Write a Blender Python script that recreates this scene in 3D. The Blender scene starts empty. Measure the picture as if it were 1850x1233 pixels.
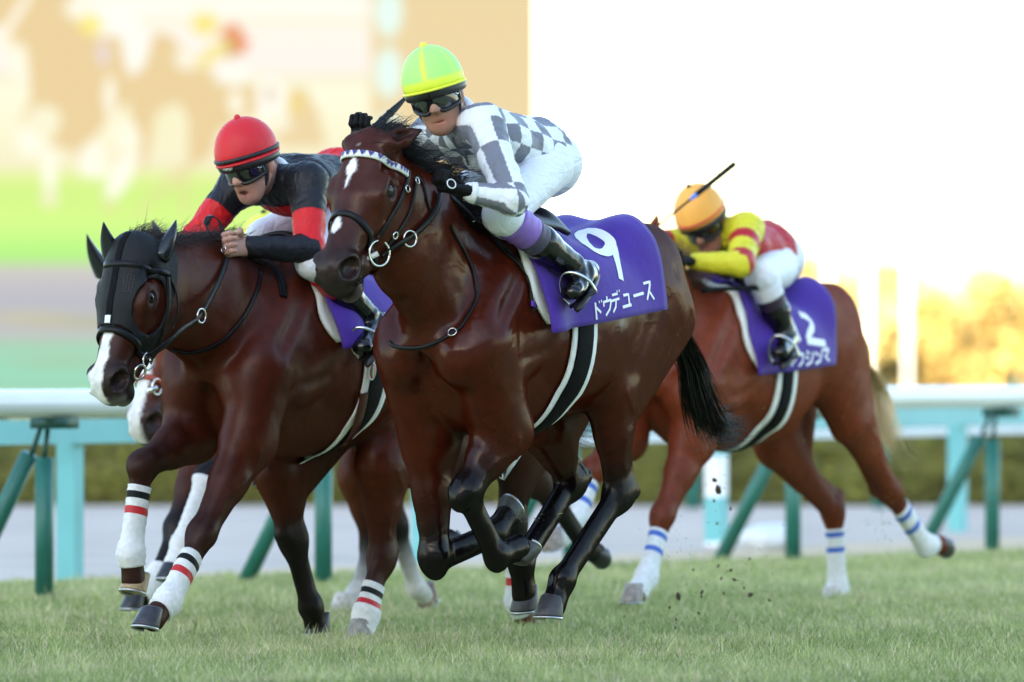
import bpy, bmesh, math, random
import numpy as np
from mathutils import Vector, Matrix
from mathutils.bvhtree import BVHTree

SC = bpy.context.scene
COL = SC.collection
rng = np.random.default_rng(7)
random.seed(7)

# ------------------------------------------------------------------ camera
CAMZ = 1.1
FPX = 1850 * 250 / 36.0            # focal length in photograph pixels
cam_d = bpy.data.cameras.new('camera')
cam = bpy.data.objects.new('camera', cam_d)
COL.objects.link(cam)
cam.location = (0, 0, CAMZ)
cam.rotation_euler = (math.radians(90), 0, 0)
cam_d.lens = 250
cam_d.sensor_width = 36
cam_d.shift_y = 53.5 / 1850
cam_d.clip_start = 0.5
cam_d.clip_end = 4000
cam_d.dof.use_dof = True
cam_d.dof.focus_distance = 27.3
cam_d.dof.aperture_fstop = 2.6
SC.camera = cam

# ------------------------------------------------------------------ sky, sun, exposure
SUN_EL, SUN_AZ = 12.0, 200.0       # azimuth clockwise from +Y: low afternoon sun behind the camera, a little to the left
w = bpy.data.worlds.new('World')
SC.world = w
w.use_nodes = True
nt = w.node_tree
bg = nt.nodes['Background']
sky_n = nt.nodes.new('ShaderNodeTexSky')
sky_n.sky_type = 'NISHITA'
sky_n.sun_disc = False
sky_n.sun_elevation = math.radians(SUN_EL)
sky_n.sun_rotation = math.radians(SUN_AZ)
sky_n.air_density = 1.0
sky_n.dust_density = 1.0
sky_n.ozone_density = 1.0
nt.links.new(sky_n.outputs[0], bg.inputs[0])
bg.inputs[1].default_value = 0.15
sd = bpy.data.lights.new('sun', 'SUN')
sun = bpy.data.objects.new('sun', sd)
COL.objects.link(sun)
sd.energy = 4.0
sd.angle = math.radians(0.5)
sd.color = (1.0, 0.87, 0.70)
_a, _e = math.radians(SUN_AZ), math.radians(SUN_EL)
_to = Vector((math.sin(_a) * math.cos(_e), math.cos(_a) * math.cos(_e), math.sin(_e)))
sun.rotation_euler = _to.to_track_quat('Z', 'Y').to_euler()
SC.view_settings.view_transform = 'Standard'
SC.view_settings.look = 'None'
SC.view_settings.gamma = 1.0
SC.view_settings.use_curve_mapping = False
SC.view_settings.exposure = 2.48

# ------------------------------------------------------------------ helpers
def tag(o, label=None, cat=None, group=None, kind=None):
    if label: o['label'] = label
    if cat: o['category'] = cat
    if group: o['group'] = group
    if kind: o['kind'] = kind
    return o

def empty(name, loc=(0, 0, 0), rz=0.0):
    o = bpy.data.objects.new(name, None)
    o.empty_display_size = 0.2
    COL.objects.link(o)
    o.location = loc
    o.rotation_euler = (0, 0, rz)
    return o

def mat(name, col=(0.5, 0.5, 0.5), rough=0.6, spec=0.5, metal=0.0, coat=0.0, emit=None, vary=0.0, vscale=20.0,
        bump=0.0, bscale=60.0, attr=None, sheen=0.0, trans=0.0, attr_mix=1.0, bdet=4.0):
    m = bpy.data.materials.new(name)
    m.use_nodes = True
    t = m.node_tree
    p = t.nodes['Principled BSDF']
    p.inputs['Base Color'].default_value = (*col, 1)
    p.inputs['Roughness'].default_value = rough
    p.inputs['Specular IOR Level'].default_value = spec
    p.inputs['Metallic'].default_value = metal
    p.inputs['Coat Weight'].default_value = coat
    p.inputs['Sheen Weight'].default_value = sheen
    p.inputs['Transmission Weight'].default_value = trans
    tc = t.nodes.new('ShaderNodeTexCoord')
    src = None
    if attr:
        a = t.nodes.new('ShaderNodeAttribute')
        a.attribute_name = attr
        src = a.outputs['Color']
    if vary > 0:
        n = t.nodes.new('ShaderNodeTexNoise')
        n.inputs['Scale'].default_value = vscale
        n.inputs['Detail'].default_value = 5
        t.links.new(tc.outputs['Object'], n.inputs['Vector'])
        mr = t.nodes.new('ShaderNodeMapRange')
        mr.inputs[1].default_value = 0.3
        mr.inputs[2].default_value = 0.7
        mr.inputs[3].default_value = 1 - vary
        mr.inputs[4].default_value = 1 + vary
        t.links.new(n.outputs[0], mr.inputs[0])
        mx = t.nodes.new('ShaderNodeVectorMath')
        mx.operation = 'SCALE'
        if src: t.links.new(src, mx.inputs[0])
        else: mx.inputs[0].default_value = col
        t.links.new(mr.outputs[0], mx.inputs['Scale'])
        src = mx.outputs[0]
    if src: t.links.new(src, p.inputs['Base Color'])
    if bump > 0:
        n2 = t.nodes.new('ShaderNodeTexNoise')
        n2.inputs['Scale'].default_value = bscale
        n2.inputs['Detail'].default_value = bdet
        t.links.new(tc.outputs['Object'], n2.inputs['Vector'])
        b = t.nodes.new('ShaderNodeBump')
        b.inputs['Strength'].default_value = bump
        b.inputs['Distance'].default_value = 0.01
        t.links.new(n2.outputs[0], b.inputs['Height'])
        t.links.new(b.outputs[0], p.inputs['Normal'])
    if emit:
        p.inputs['Emission Color'].default_value = (*emit[0], 1)
        p.inputs['Emission Strength'].default_value = emit[1]
    return m

def mesh_obj(name, V, F, material, parent=None, smooth=True, cols=None, mats=None, midx=None):
    V = np.asarray(V, dtype=np.float32)
    me = bpy.data.meshes.new(name)
    if isinstance(F, np.ndarray) and F.ndim == 2:
        k = F.shape[1]
        me.vertices.add(len(V)); me.vertices.foreach_set('co', V.ravel())
        me.loops.add(F.size); me.loops.foreach_set('vertex_index', F.astype(np.int32).ravel())
        me.polygons.add(len(F)); me.polygons.foreach_set('loop_start', np.arange(0, F.size, k, dtype=np.int32))
        me.update(calc_edges=True)
        me.validate()
    else:
        me.from_pydata([tuple(map(float, v)) for v in V], [], [tuple(int(i) for i in f) for f in F])
        me.update()
    if smooth and len(me.polygons):
        me.polygons.foreach_set('use_smooth', np.ones(len(me.polygons), dtype=bool))
    if cols is not None and len(cols) == len(me.vertices):
        ca = me.color_attributes.new('coat', 'FLOAT_COLOR', 'POINT')
        c4 = np.ones((len(cols), 4), dtype=np.float32); c4[:, :3] = cols
        ca.data.foreach_set('color', c4.ravel())
    for mm in (mats or [material]):
        me.materials.append(mm)
    if midx is not None:
        me.polygons.foreach_set('material_index', np.asarray(midx, dtype=np.int32))
    o = bpy.data.objects.new(name, me)
    COL.objects.link(o)
    if parent is not None: o.parent = parent
    return o

class MB:
    """collects simple pieces; build() links them as ONE mesh object"""
    def __init__(s): s.v = []; s.f = []; s.m = []
    def add(s, V, F, mi=0):
        b = len(s.v); s.v += [tuple(map(float, p)) for p in V]
        s.f += [tuple(int(i) + b for i in f) for f in F]; s.m += [mi] * len(F)
        return s
    def box(s, c, d, mi=0, R=None):
        V = []
        for x in (-.5, .5):
            for y in (-.5, .5):
                for z in (-.5, .5):
                    p = Vector((x * d[0], y * d[1], z * d[2]))
                    if R is not None: p = R @ p
                    V.append((p.x + c[0], p.y + c[1], p.z + c[2]))
        return s.add(V, [(0, 1, 3, 2), (4, 6, 7, 5), (0, 4, 5, 1), (2, 3, 7, 6), (0, 2, 6, 4), (1, 5, 7, 3)], mi)
    def tube(s, P, r, n=8, mi=0, cap=True, flat=1.0, up=None):
        P = [Vector(p) for p in P]
        if not hasattr(r, '__len__'): r = [r] * len(P)
        V = []; F = []
        ref = Vector(up) if up is not None else None
        prev = None
        for i, p in enumerate(P):
            t = (P[min(i + 1, len(P) - 1)] - P[max(i - 1, 0)])
            if t.length < 1e-9: t = Vector((0, 0, 1))
            t.normalize()
            if ref is not None: a = ref - t * ref.dot(t)
            elif prev is not None: a = prev - t * prev.dot(t)
            else:
                a = Vector((0, 0, 1)) if abs(t.z) < .9 else Vector((1, 0, 0)); a = a - t * a.dot(t)
            if a.length < 1e-6: a = t.orthogonal()
            a.normalize(); prev = a
            b = t.cross(a)
            for k in range(n):
                an = 2 * math.pi * k / n
                V.append(p + a * (math.cos(an) * r[i] * flat) + b * (math.sin(an) * r[i]))
        for i in range(len(P) - 1):
            for k in range(n):
                F.append((i * n + k, i * n + (k + 1) % n, (i + 1) * n + (k + 1) % n, (i + 1) * n + k))
        if cap:
            F.append(tuple(range(n - 1, -1, -1))); F.append(tuple((len(P) - 1) * n + k for k in range(n)))
        return s.add(V, F, mi)
    def sphere(s, c, r, nu=14, nv=9, mi=0, R=None):
        if not hasattr(r, '__len__'): r = (r, r, r)
        V = []; F = []
        for j in range(nv + 1):
            th = math.pi * j / nv
            for i in range(nu):
                ph = 2 * math.pi * i / nu
                p = Vector((math.sin(th) * math.cos(ph) * r[0], math.sin(th) * math.sin(ph) * r[1], math.cos(th) * r[2]))
                if R is not None: p = R @ p
                V.append(p + Vector(c))
        for j in range(nv):
            for i in range(nu):
                F.append((j * nu + i, (j + 1) * nu + i, (j + 1) * nu + (i + 1) % nu, j * nu + (i + 1) % nu))
        return s.add(V, F, mi)
    def torus(s, c, R0, r, nrm=(0, 1, 0), n=20, k=6, mi=0):
        nrm = Vector(nrm).normalized(); a = nrm.orthogonal().normalized(); b = nrm.cross(a)
        P = [Vector(c) + a * (math.cos(2 * math.pi * i / n) * R0) + b * (math.sin(2 * math.pi * i / n) * R0) for i in range(n)]
        V = []; F = []
        for i, p in enumerate(P):
            d = (p - Vector(c)).normalized()
            for q in range(k):
                an = 2 * math.pi * q / k
                V.append(p + d * (math.cos(an) * r) + nrm * (math.sin(an) * r))
        for i in range(n):
            for q in range(k):
                F.append((i * k + q, ((i + 1) % n) * k + q, ((i + 1) % n) * k + (q + 1) % k, i * k + (q + 1) % k))
        return s.add(V, F, mi)
    def build(s, name, material, parent=None, smooth=True, cols=None):
        ms = material if isinstance(material, (list, tuple)) else [material]
        return mesh_obj(name, np.array(s.v).reshape(-1, 3), s.f, None, parent, smooth, cols, ms, s.m if len(ms) > 1 else None)

def pix_ray(px, py):
    return Vector(((px - 925) / FPX, 1.0, (670 - py) / FPX))

def at(px, py, Y):
    d = pix_ray(px, py)
    return Vector((d.x * Y, Y, CAMZ + d.z * Y))

def crom(P, n=8):
    """smooth curve through the points"""
    P = [np.array(p, dtype=float) for p in P]
    if len(P) < 3:
        return [P[0] + (P[-1] - P[0]) * i / n for i in range(n + 1)]
    Q = [2 * P[0] - P[1]] + P + [2 * P[-1] - P[-2]]
    out = []
    for i in range(1, len(Q) - 2):
        a, b, c, d = Q[i - 1], Q[i], Q[i + 1], Q[i + 2]
        for k in range(n):
            t = k / n
            out.append(.5 * ((2 * b) + (-a + c) * t + (2 * a - 5 * b + 4 * c - d) * t * t + (-a + 3 * b - 3 * c + d) * t ** 3))
    out.append(P[-1])
    return out

# ------------------------------------------------------------------ smooth solid modelling: a distance field grown from tapered elliptic segments
class Field:
    def __init__(s, lo, hi, h):
        s.lo = np.array(lo, float); s.h = h
        s.n = np.ceil((np.array(hi, float) - s.lo) / h).astype(int) + 1
        s.d = np.full(s.n, 1.0, np.float32)
        s.pr = []
    def _ev(s, p, X, Y, Z):
        A, B, ra, rb, S, N, T, L, ca, cb = p
        x, y, z = X - A[0], Y - A[1], Z - A[2]
        e = x * T[0] + y * T[1] + z * T[2]
        if L > 1e-6:
            t = np.clip(e / L, 0, 1)
            e = e - t * L
        else: t = 0.0 * e
        sS = x * S[0] + y * S[1] + z * S[2]
        n = x * N[0] + y * N[1] + z * N[2]
        rs = ra[0] + (rb[0] - ra[0]) * t
        rn = ra[1] + (rb[1] - ra[1]) * t
        re = ca + (cb - ca) * t
        a, b, c = sS / rs, n / rn, e / re
        k0 = np.sqrt(a * a + b * b + c * c) + 1e-9
        k1 = np.sqrt((a / rs) ** 2 + (b / rn) ** 2 + (c / re) ** 2) + 1e-9
        return k0 * (k0 - 1) / k1, t
    def seg(s, A, B, ra, rb=None, side=(0, 1, 0), k=.03, col=None, colb=None, sub=False, cap=None, cw=1.0):
        A = np.array(A, float); B = np.array(B, float)
        if not hasattr(ra, '__len__'): ra = (ra, ra)
        if rb is None: rb = ra
        if not hasattr(rb, '__len__'): rb = (rb, rb)
        L = np.linalg.norm(B - A)
        T = (B - A) / L if L > 1e-6 else np.array([1., 0, 0])
        S = np.array(side, float); S = S - T * S.dot(T)
        if np.linalg.norm(S) < 1e-4:
            S = np.array([0., 0, 1]) - T * T[2]
            if np.linalg.norm(S) < 1e-4: S = np.array([1., 0, 0])
        S = S / np.linalg.norm(S); N = np.cross(T, S)
        if cap is None: ca, cb = min(ra), min(rb)
        elif hasattr(cap, '__len__'): ca, cb = cap
        else: ca = cb = cap
        p = (A, B, ra, rb, S, N, T, L, ca, cb)
        R = max(max(ra), max(rb), ca, cb) + k + .035
        lo = np.minimum(A, B) - R; hi = np.maximum(A, B) + R
        i0 = np.clip(np.floor((lo - s.lo) / s.h).astype(int), 0, s.n - 1)
        i1 = np.clip(np.ceil((hi - s.lo) / s.h).astype(int) + 1, 0, s.n)
        if (i1 <= i0).any(): return s
        sl = tuple(slice(a, b) for a, b in zip(i0, i1))
        ax = [(s.lo[q] + s.h * np.arange(i0[q], i1[q])).astype(np.float32) for q in range(3)]
        d, _ = s._ev(p, ax[0][:, None, None], ax[1][None, :, None], ax[2][None, None, :])
        cur = s.d[sl]
        if sub:
            d = -d
            hh = np.clip(.5 - .5 * (cur - d) / k, 0, 1)
            s.d[sl] = cur + (d - cur) * hh + k * hh * (1 - hh)
        else:
            hh = np.clip(.5 + .5 * (cur - d) / k, 0, 1)
            s.d[sl] = cur + (d - cur) * hh - k * hh * (1 - hh)
        if col is not None:
            s.pr.append((p, np.array(col, float), np.array(colb if colb is not None else col, float), cw))
        return s
    def ball(s, c, r, side=(0, 1, 0), axis=(1, 0, 0), **kw):
        """ellipsoid: r = (along axis, along side, third)"""
        if not hasattr(r, '__len__'): r = (r, r, r)
        c = np.array(c, float); ax = np.array(axis, float); ax /= np.linalg.norm(ax)
        return s.seg(c - ax * 1e-4, c + ax * 1e-4, (r[1], r[2]), None, side, cap=r[0], **kw)
    def loft(s, tab, k=.03, col=None, cw=1.0):
        """body of elliptic cross sections along x: rows u, top, bottom, halfwidth (absolute z)"""
        tab = np.array(sorted(tab), float)
        us = s.lo[0] + s.h * np.arange(s.n[0])
        fine = np.linspace(tab[0, 0], tab[-1, 0], 400)
        cols = []
        ker = np.hanning(41); ker /= ker.sum()
        for c in (1, 2, 3):
            y = np.interp(fine, tab[:, 0], tab[:, c])
            yp = np.concatenate([2 * y[0] - y[20:0:-1], y, 2 * y[-1] - y[-2:-22:-1]])
            cols.append(np.convolve(yp, ker, 'valid'))
        m = (us > tab[0, 0] - .15) & (us < tab[-1, 0] + .15)
        idx = np.where(m)[0]; u = us[idx]
        top, bot, hw = [np.interp(u, fine, c) for c in cols]
        zc = (top + bot) / 2; a = np.maximum((top - bot) / 2, .02); b = np.maximum(hw, .02)
        ex = np.maximum(np.maximum(tab[0, 0] - u, u - tab[-1, 0]), 0) / .08
        Y = (s.lo[1] + s.h * np.arange(s.n[1]))[None, :, None]; Z = (s.lo[2] + s.h * np.arange(s.n[2]))[None, None, :]
        q1 = Y / b[:, None, None]; q2 = (Z - zc[:, None, None]) / a[:, None, None]; q3 = ex[:, None, None]
        k0 = np.sqrt(q1 ** 2 + q2 ** 2 + q3 ** 2) + 1e-6
        k1 = np.sqrt((q1 / b[:, None, None]) ** 2 + (q2 / a[:, None, None]) ** 2 + (q3 / .08) ** 2) + 1e-6
        d = (k0 * (k0 - 1) / k1).astype(np.float32)
        sl = slice(idx[0], idx[-1] + 1)
        cur = s.d[sl]; hh = np.clip(.5 + .5 * (cur - d) / k, 0, 1)
        s.d[sl] = cur + (d - cur) * hh - k * hh * (1 - hh)
        return s
    def sample(s, P):
        q = (np.asarray(P, float) - s.lo) / s.h
        q = np.clip(q, 0, np.array(s.n) - 1.001)
        i = q.astype(int); f = q - i
        out = 0
        for dx in (0, 1):
            for dy in (0, 1):
                for dz in (0, 1):
                    wgt = (f[:, 0] if dx else 1 - f[:, 0]) * (f[:, 1] if dy else 1 - f[:, 1]) * (f[:, 2] if dz else 1 - f[:, 2])
                    out = out + wgt * s.d[i[:, 0] + dx, i[:, 1] + dy, i[:, 2] + dz]
        return out
    def grad(s, P, e=None):
        e = e or s.h
        P = np.asarray(P, float); g = np.zeros_like(P)
        for a in range(3):
            o = np.zeros(3); o[a] = e
            g[:, a] = s.sample(P + o) - s.sample(P - o)
        return g / (np.linalg.norm(g, axis=1, keepdims=True) + 1e-9)
    def mesh(s, smooth=2):
        d = s.d; ins = d < 0
        c = np.zeros(tuple(np.array(d.shape) - 1), np.int8)
        for dx in (0, 1):
            for dy in (0, 1):
                for dz in (0, 1):
                    c += ins[dx:d.shape[0] - 1 + dx, dy:d.shape[1] - 1 + dy, dz:d.shape[2] - 1 + dz]
        cells = np.argwhere((c > 0) & (c < 8))
        if len(cells) == 0: return np.zeros((0, 3)), np.zeros((0, 4), int)
        cor = [(x, y, z) for x in (0, 1) for y in (0, 1) for z in (0, 1)]
        val = np.stack([d[cells[:, 0] + a, cells[:, 1] + b, cells[:, 2] + g] for a, b, g in cor], 1)
        P = np.zeros((len(cells), 3)); cnt = np.zeros(len(cells))
        for i in range(8):
            for j in range(i + 1, 8):
                if sum(abs(a - b) for a, b in zip(cor[i], cor[j])) != 1: continue
                a, b = val[:, i], val[:, j]
                m = (a < 0) != (b < 0)
                t = np.where(m, a / np.where(np.abs(a - b) < 1e-12, 1, a - b), 0)
                p = np.array(cor[i])[None] + t[:, None] * (np.array(cor[j]) - np.array(cor[i]))[None]
                P += np.where(m[:, None], p, 0); cnt += m
        V = s.lo + s.h * (cells + P / cnt[:, None])
        vid = np.full(c.shape, -1, np.int32); vid[cells[:, 0], cells[:, 1], cells[:, 2]] = np.arange(len(cells))
        F = []
        for ax in range(3):
            o1, o2 = [(1, 2), (2, 0), (0, 1)][ax]
            A = [slice(None)] * 3; B = [slice(None)] * 3
            A[ax] = slice(0, -1); B[ax] = slice(1, None)
            sA, sB = ins[tuple(A)], ins[tuple(B)]
            e = np.argwhere(sA != sB)
            e = e[(e[:, o1] > 0) & (e[:, o2] > 0) & (e[:, o1] < c.shape[o1]) & (e[:, o2] < c.shape[o2])]
            flip = sA[e[:, 0], e[:, 1], e[:, 2]]
            def cell(a, b):
                q = e.copy(); q[:, o1] -= a; q[:, o2] -= b
                return vid[q[:, 0], q[:, 1], q[:, 2]]
            q = np.stack([cell(1, 1), cell(0, 1), cell(0, 0), cell(1, 0)], 1)
            q[~flip] = q[~flip][:, ::-1]
            F.append(q)
        F = np.concatenate(F); F = F[(F >= 0).all(1)]
        E = np.concatenate([F[:, [0, 1]], F[:, [1, 2]], F[:, [2, 3]], F[:, [3, 0]]])
        nv = len(V)
        deg = np.bincount(E[:, 0], minlength=nv) + np.bincount(E[:, 1], minlength=nv)
        for it in range(smooth):
            acc = np.stack([np.bincount(E[:, 0], V[E[:, 1], q], nv) + np.bincount(E[:, 1], V[E[:, 0], q], nv) for q in range(3)], 1)
            V = np.where(deg[:, None] > 0, .5 * V + .5 * acc / np.maximum(deg, 1)[:, None], V)
        return V, F
    def colours(s, V, soft=.019):
        Wt = np.zeros(len(V)); C = np.zeros((len(V), 3))
        for p, a, b, cw in s.pr:
            d, t = s._ev(p, V[:, 0], V[:, 1], V[:, 2])
            wt = cw * np.exp(-np.clip(np.abs(d), 0, 1) / soft)
            C += wt[:, None] * (a[None] + (b - a)[None] * np.asarray(t)[:, None]); Wt += wt
        return C / np.maximum(Wt, 1e-30)[:, None]

def sstep(a, b, x):
    t = np.clip((x - a) / (b - a), 0, 1)
    return t * t * (3 - 2 * t)

def vnoise(P, sc=1.0, seed=0):
    """cheap smooth noise, about -1..1"""
    P = np.asarray(P, float) * sc
    r = np.random.default_rng(seed); out = np.zeros(len(P))
    for i in range(7):
        kx = r.normal(size=3) * (1 + .5 * i); out += np.sin(P @ kx + r.uniform(0, 6.28)) / (1 + .35 * i)
    return out / 3.2
# ------------------------------------------------------------------ the ground
def line_y(x, a, b):
    return a[1] + (b[1] - a[1]) * (x - a[0]) / (b[0] - a[0])
def sheet(name, pts, z, m, kind='structure'):
    o = mesh_obj(name, [(x, y, z) for x, y in pts], [tuple(range(len(pts)))], m, None, False)
    o['kind'] = kind
    return o
M_field = mat('field_soil', (.24, .25, .13), .95, spec=.05, vary=.25, vscale=.15)
M_soil = mat('turf_soil', (.36, .40, .19), .95, spec=.05, vary=.22, vscale=1.5)
M_tan = mat('tan_sand', (.55, .44, .31), .95, spec=.05, vary=.2, vscale=3)
M_dirt = mat('dirt_track', (.50, .43, .38), .95, spec=.06, vary=.14, vscale=1.3, bump=.3, bscale=9)
def edge(px, Y): return ((px - 925) / FPX * Y, Y)
TA, TB = edge(-100, 35.9), edge(1950, 43.2)        # far edge of the turf
SA, SB = edge(-100, 37.0), edge(1950, 48.0)        # far edge of the sand strip
HA, HB = edge(-100, 58.0), edge(1950, 58.5)        # foot of the hedge
sheet('ground', [(-1500, -400), (1500, -400), (1500, 3000), (-1500, 3000)], -.012, M_field)
xs = (-60., 60.)
tl = [line_y(x, TA, TB) for x in xs]; sl_ = [line_y(x, SA, SB) for x in xs]
def clipy(v): return max(min(v, 58.2), -18)
sheet('turf', [(-30, -20), (14, -20), (14, line_y(14, TA, TB)), (-9, line_y(-9, TA, TB)), (-30, 4)], 0, M_soil)
sheet('sand_strip', [(-9, line_y(-9, TA, TB) - .02), (14, line_y(14, TA, TB) - .02), (14, line_y(14, SA, SB)), (-9, line_y(-9, SA, SB))], -.004, M_tan)
sheet('dirt_track', [(-90, 5), (90, 5), (90, 62), (-90, 62)], -.008, M_dirt)

# grass: one mesh of blades
def grass():
    V = []; C = []
    N = 255000
    Y = 24.6 + (43.5 - 24.6) * rng.random(N * 2) ** 1.25
    X = (rng.random(N * 2) * 2 - 1) * (.0755 * Y + .55)
    ok = Y < TA[1] + (TB[1] - TA[1]) * (X - TA[0]) / (TB[0] - TA[0]) + rng.normal(0, .05, N * 2)
    X, Y = X[ok][:N], Y[ok][:N]; n = len(X)
    P = np.stack([X, Y, np.zeros(n)], 1)
    patch = vnoise(P * np.array([1, .35, 1]), 2.2, 3) ; clump = vnoise(P, 9.0, 5)
    h = (.025 + .012 * rng.random(n) ** 2 * 2 + .010 * clump) * (1 + .15 * patch)
    h *= np.where(rng.random(n) < .07, 1.7, 1)
    a = rng.uniform(0, 6.283, n); lean = rng.uniform(.1, .85, n) * h; la = rng.uniform(0, 6.283, n) 
    wd = rng.uniform(.0019, .0034, n) * (Y / 27)
    dx, dy = np.cos(a) * wd, np.sin(a) * wd
    lx, ly = np.cos(la) * lean, np.sin(la) * lean
    z = np.zeros(n)
    A = np.stack([X - dx, Y - dy, z], 1); B = np.stack([X + dx, Y + dy, z], 1)
    Cc = np.stack([X + dx * .8 + lx * .35, Y + dy * .8 + ly * .35, h * .62], 1); D = np.stack([X - dx * .8 + lx * .35, Y - dy * .8 + ly * .35, h * .62], 1)
    T = np.stack([X + lx, Y + ly, h], 1)
    V = np.stack([A, B, Cc, D, T], 1).reshape(-1, 3)
    i = np.arange(n)[:, None] * 5
    F = np.concatenate([i + np.array([[0, 1, 2]]), i + np.array([[0, 2, 3]]), i + np.array([[3, 2, 4]])])
    t = np.clip(.5 + .33 * patch + .25 * rng.normal(size=n), 0, 1)[:, None]
    g = np.array([.215, .285, .090]) * (1 - t) + np.array([.50, .51, .245]) * t
    g = g * (1 + .30 * clump[:, None])
    dry = (rng.random(n) < .16 + .12 * (patch > .3))[:, None]
    g = np.where(dry, np.array([.62, .55, .36]), g) * rng.uniform(.75, 1.25, (n, 1))
    col = np.repeat(g, 5, 0)
    m = mat('grass_blades', (.1, .15, .05), .55, spec=.3, attr='coat')
    o = mesh_obj('grass', V, F, m, None, False, col)
    o['kind'] = 'stuff'
    t_ = m.node_tree
    tr = t_.nodes.new('ShaderNodeBsdfTranslucent'); ms = t_.nodes.new('ShaderNodeMixShader'); ms.inputs[0].default_value = .5
    an = [q for q in t_.nodes if q.type == 'ATTRIBUTE'][0]; out = [q for q in t_.nodes if q.type == 'OUTPUT_MATERIAL'][0]
    t_.links.new(an.outputs['Color'], tr.inputs['Color'])
    t_.links.new(t_.nodes['Principled BSDF'].outputs[0], ms.inputs[1]); t_.links.new(tr.outputs[0], ms.inputs[2]); t_.links.new(ms.outputs[0], out.inputs['Surface'])
    return o
grass()

# ------------------------------------------------------------------ unseen concrete stand, added behind the camera to shade the track
M_conc = mat('stand_concrete', (.60, .59, .57), .85, vary=.08, vscale=.3)
M_roof = mat('stand_roof', (.55, .56, .57), .5)
gs = tag(empty('unseen_grandstand', (0, -34, 0)), 'long pale concrete stand, unseen, added behind the camera to shade the track', 'unseen_grandstand')
gs.scale = (1, 1, .77)
b = MB()
for i in range(14):
    b.box((0, -i * 1.6, .5 + i * .5), (260, 1.6, 1 + i))
b.build('seating_tier', M_conc, gs, False)
MB().box((0, -24.4, 15), (260, 2, 30.1)).build('wall', M_conc, gs, False)
MB().box((0, -14, 30.5), (264, 26, 1.2)).build('roof', M_roof, gs, False)
MB().box((0, -23, 33.5), (258, 5, 4.8)).build('upper_wall', M_conc, gs, False)
for i in range(9):
    MB().box((-120 + 30 * i, -12, 15.2), (.9, .9, 29.2)).build('column', M_conc, gs, False)

# ------------------------------------------------------------------ running rail (white) on dark green posts with slanting braces
M_white = mat('rail_white', (.80, .81, .83), .35, coat=.2, vary=.04, vscale=3)
M_green = mat('post_green', (.018, .145, .115), .45, vary=.12, vscale=6)
M_green2 = mat('bracket_green', (.012, .075, .058), .5)
M_turq = mat('fence_turquoise', (.15, .47, .49), .5, vary=.06, vscale=4)
M_turqw = mat('fence_white', (.78, .82, .84), .5, vary=.05, vscale=4)
RD = Vector((.512, .859, 0)); RN = Vector((.859, -.512, 0))   # along the rail, and towards the track
R0 = Vector((-2.24, 34.05, 0))
rail = tag(empty('running_rail', R0), 'white rounded running rail on dark green posts beside the turf', 'rail')
P = [RD * (t) + RN * .10 + Vector((0, 0, .945)) for t in np.arange(-7.5, 16, .5)]
b = MB(); b.tube(P, .068, 14, 0, True, flat=.95)
b.build('rail', M_white, rail)
for k in range(-3, 7):
    c = RD * (2.5 * k)
    b = MB()
    b.tube([c + Vector((0, 0, -.02)), c + Vector((0, 0, .685))], .045, 12).build('post', M_green, rail)
    b = MB()
    f = c - RN * .50
    tp = c - RN * .085 + Vector((0, 0, .70))
    b.tube([f + Vector((0, 0, -.03)), tp], .043, 12).build('brace', M_green, rail)
    b = MB()
    b.tube([c + Vector((0, 0, .66)), c + Vector((0, 0, .82)) + RN * .02], .013, 8)
    b.tube([tp - Vector((0, 0, .03)), c + Vector((0, 0, .83)) - RN * .02], .013, 8)
    b.box(c + Vector((0, 0, .85)) + RN * .06, (.18, .16, .055), R=Matrix.Rotation(math.atan2(RD.y, RD.x), 3, 'Z'))
    b.build('bracket', M_green2, rail)

# outer fence: turquoise beam on turquoise posts
q0 = at(-420, 0, 33.9); q1 = at(2150, 0, 52.5)
F0 = Vector((-2.24, 36.9, 0)); F1 = Vector((1.345, 44.9, 0))
FD = (F1 - F0).normalized(); FN = Vector((FD.y, -FD.x, 0))
fence = tag(empty('track_fence', F0), 'pale turquoise beam fence on square posts behind the white rail', 'fence')
L = (F1 - F0).length
ang = math.atan2(FD.y, FD.x)
RZ = Matrix.Rotation(ang, 3, 'Z')
MB().box(FD * 5 + Vector((0, 0, .785)), (26, .05, .125), R=RZ).build('beam', M_turq, fence, False)
MB().box(FD * 11.6 - FN * .9 + Vector((0, 0, .665)), (12.0, .05, .055), R=RZ).build('lower_beam', M_turqw, fence, False)
for k, t in enumerate((-4.4, 0, 4.37, L, 13.1)):
    c = FD * t - FN * .06
    if k == 3:
        b = MB()
        for z0, z1, mi in ((-.02, .02, 1), (.02, .30, 0), (.30, .56, 1), (.56, .72, 0)):
            b.box(c + Vector((0, 0, (z0 + z1) / 2)), (.115, .115, z1 - z0), mi, RZ)
        b.build('post', [M_turq, M_turqw], fence, False)
    else:
        MB().box(c + Vector((0, 0, .35)), (.105, .105, .745), 0, RZ).build('post', M_turq, fence, False)

# far posts by the hedge
M_lblue = mat('post_light_blue', (.32, .60, .74), .5)
p = at(1180, 905, 59.0); p.z = 0
tag(MB().box((0, 0, .30), (.115, .115, .64)).build('marker_post', M_lblue, None, False), 'pale blue square marker post at the foot of the hedge', 'post').location = p
for px in (1252, 1590, 352):
    p = at(px, 905, 57.2); p.z = 0
    lab = {1252: 'short teal post by the hedge just right of the pale blue post', 1590: 'short teal post by the hedge behind the chestnut horse tail', 352: 'short teal post by the hedge at the left end'}[px]
    tag(MB().tube([(0, 0, -.02), (0, 0, .5)], .06, 10).build('hedge_post', M_green, None), lab, 'post', 'short teal posts by the hedge').location = p

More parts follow.
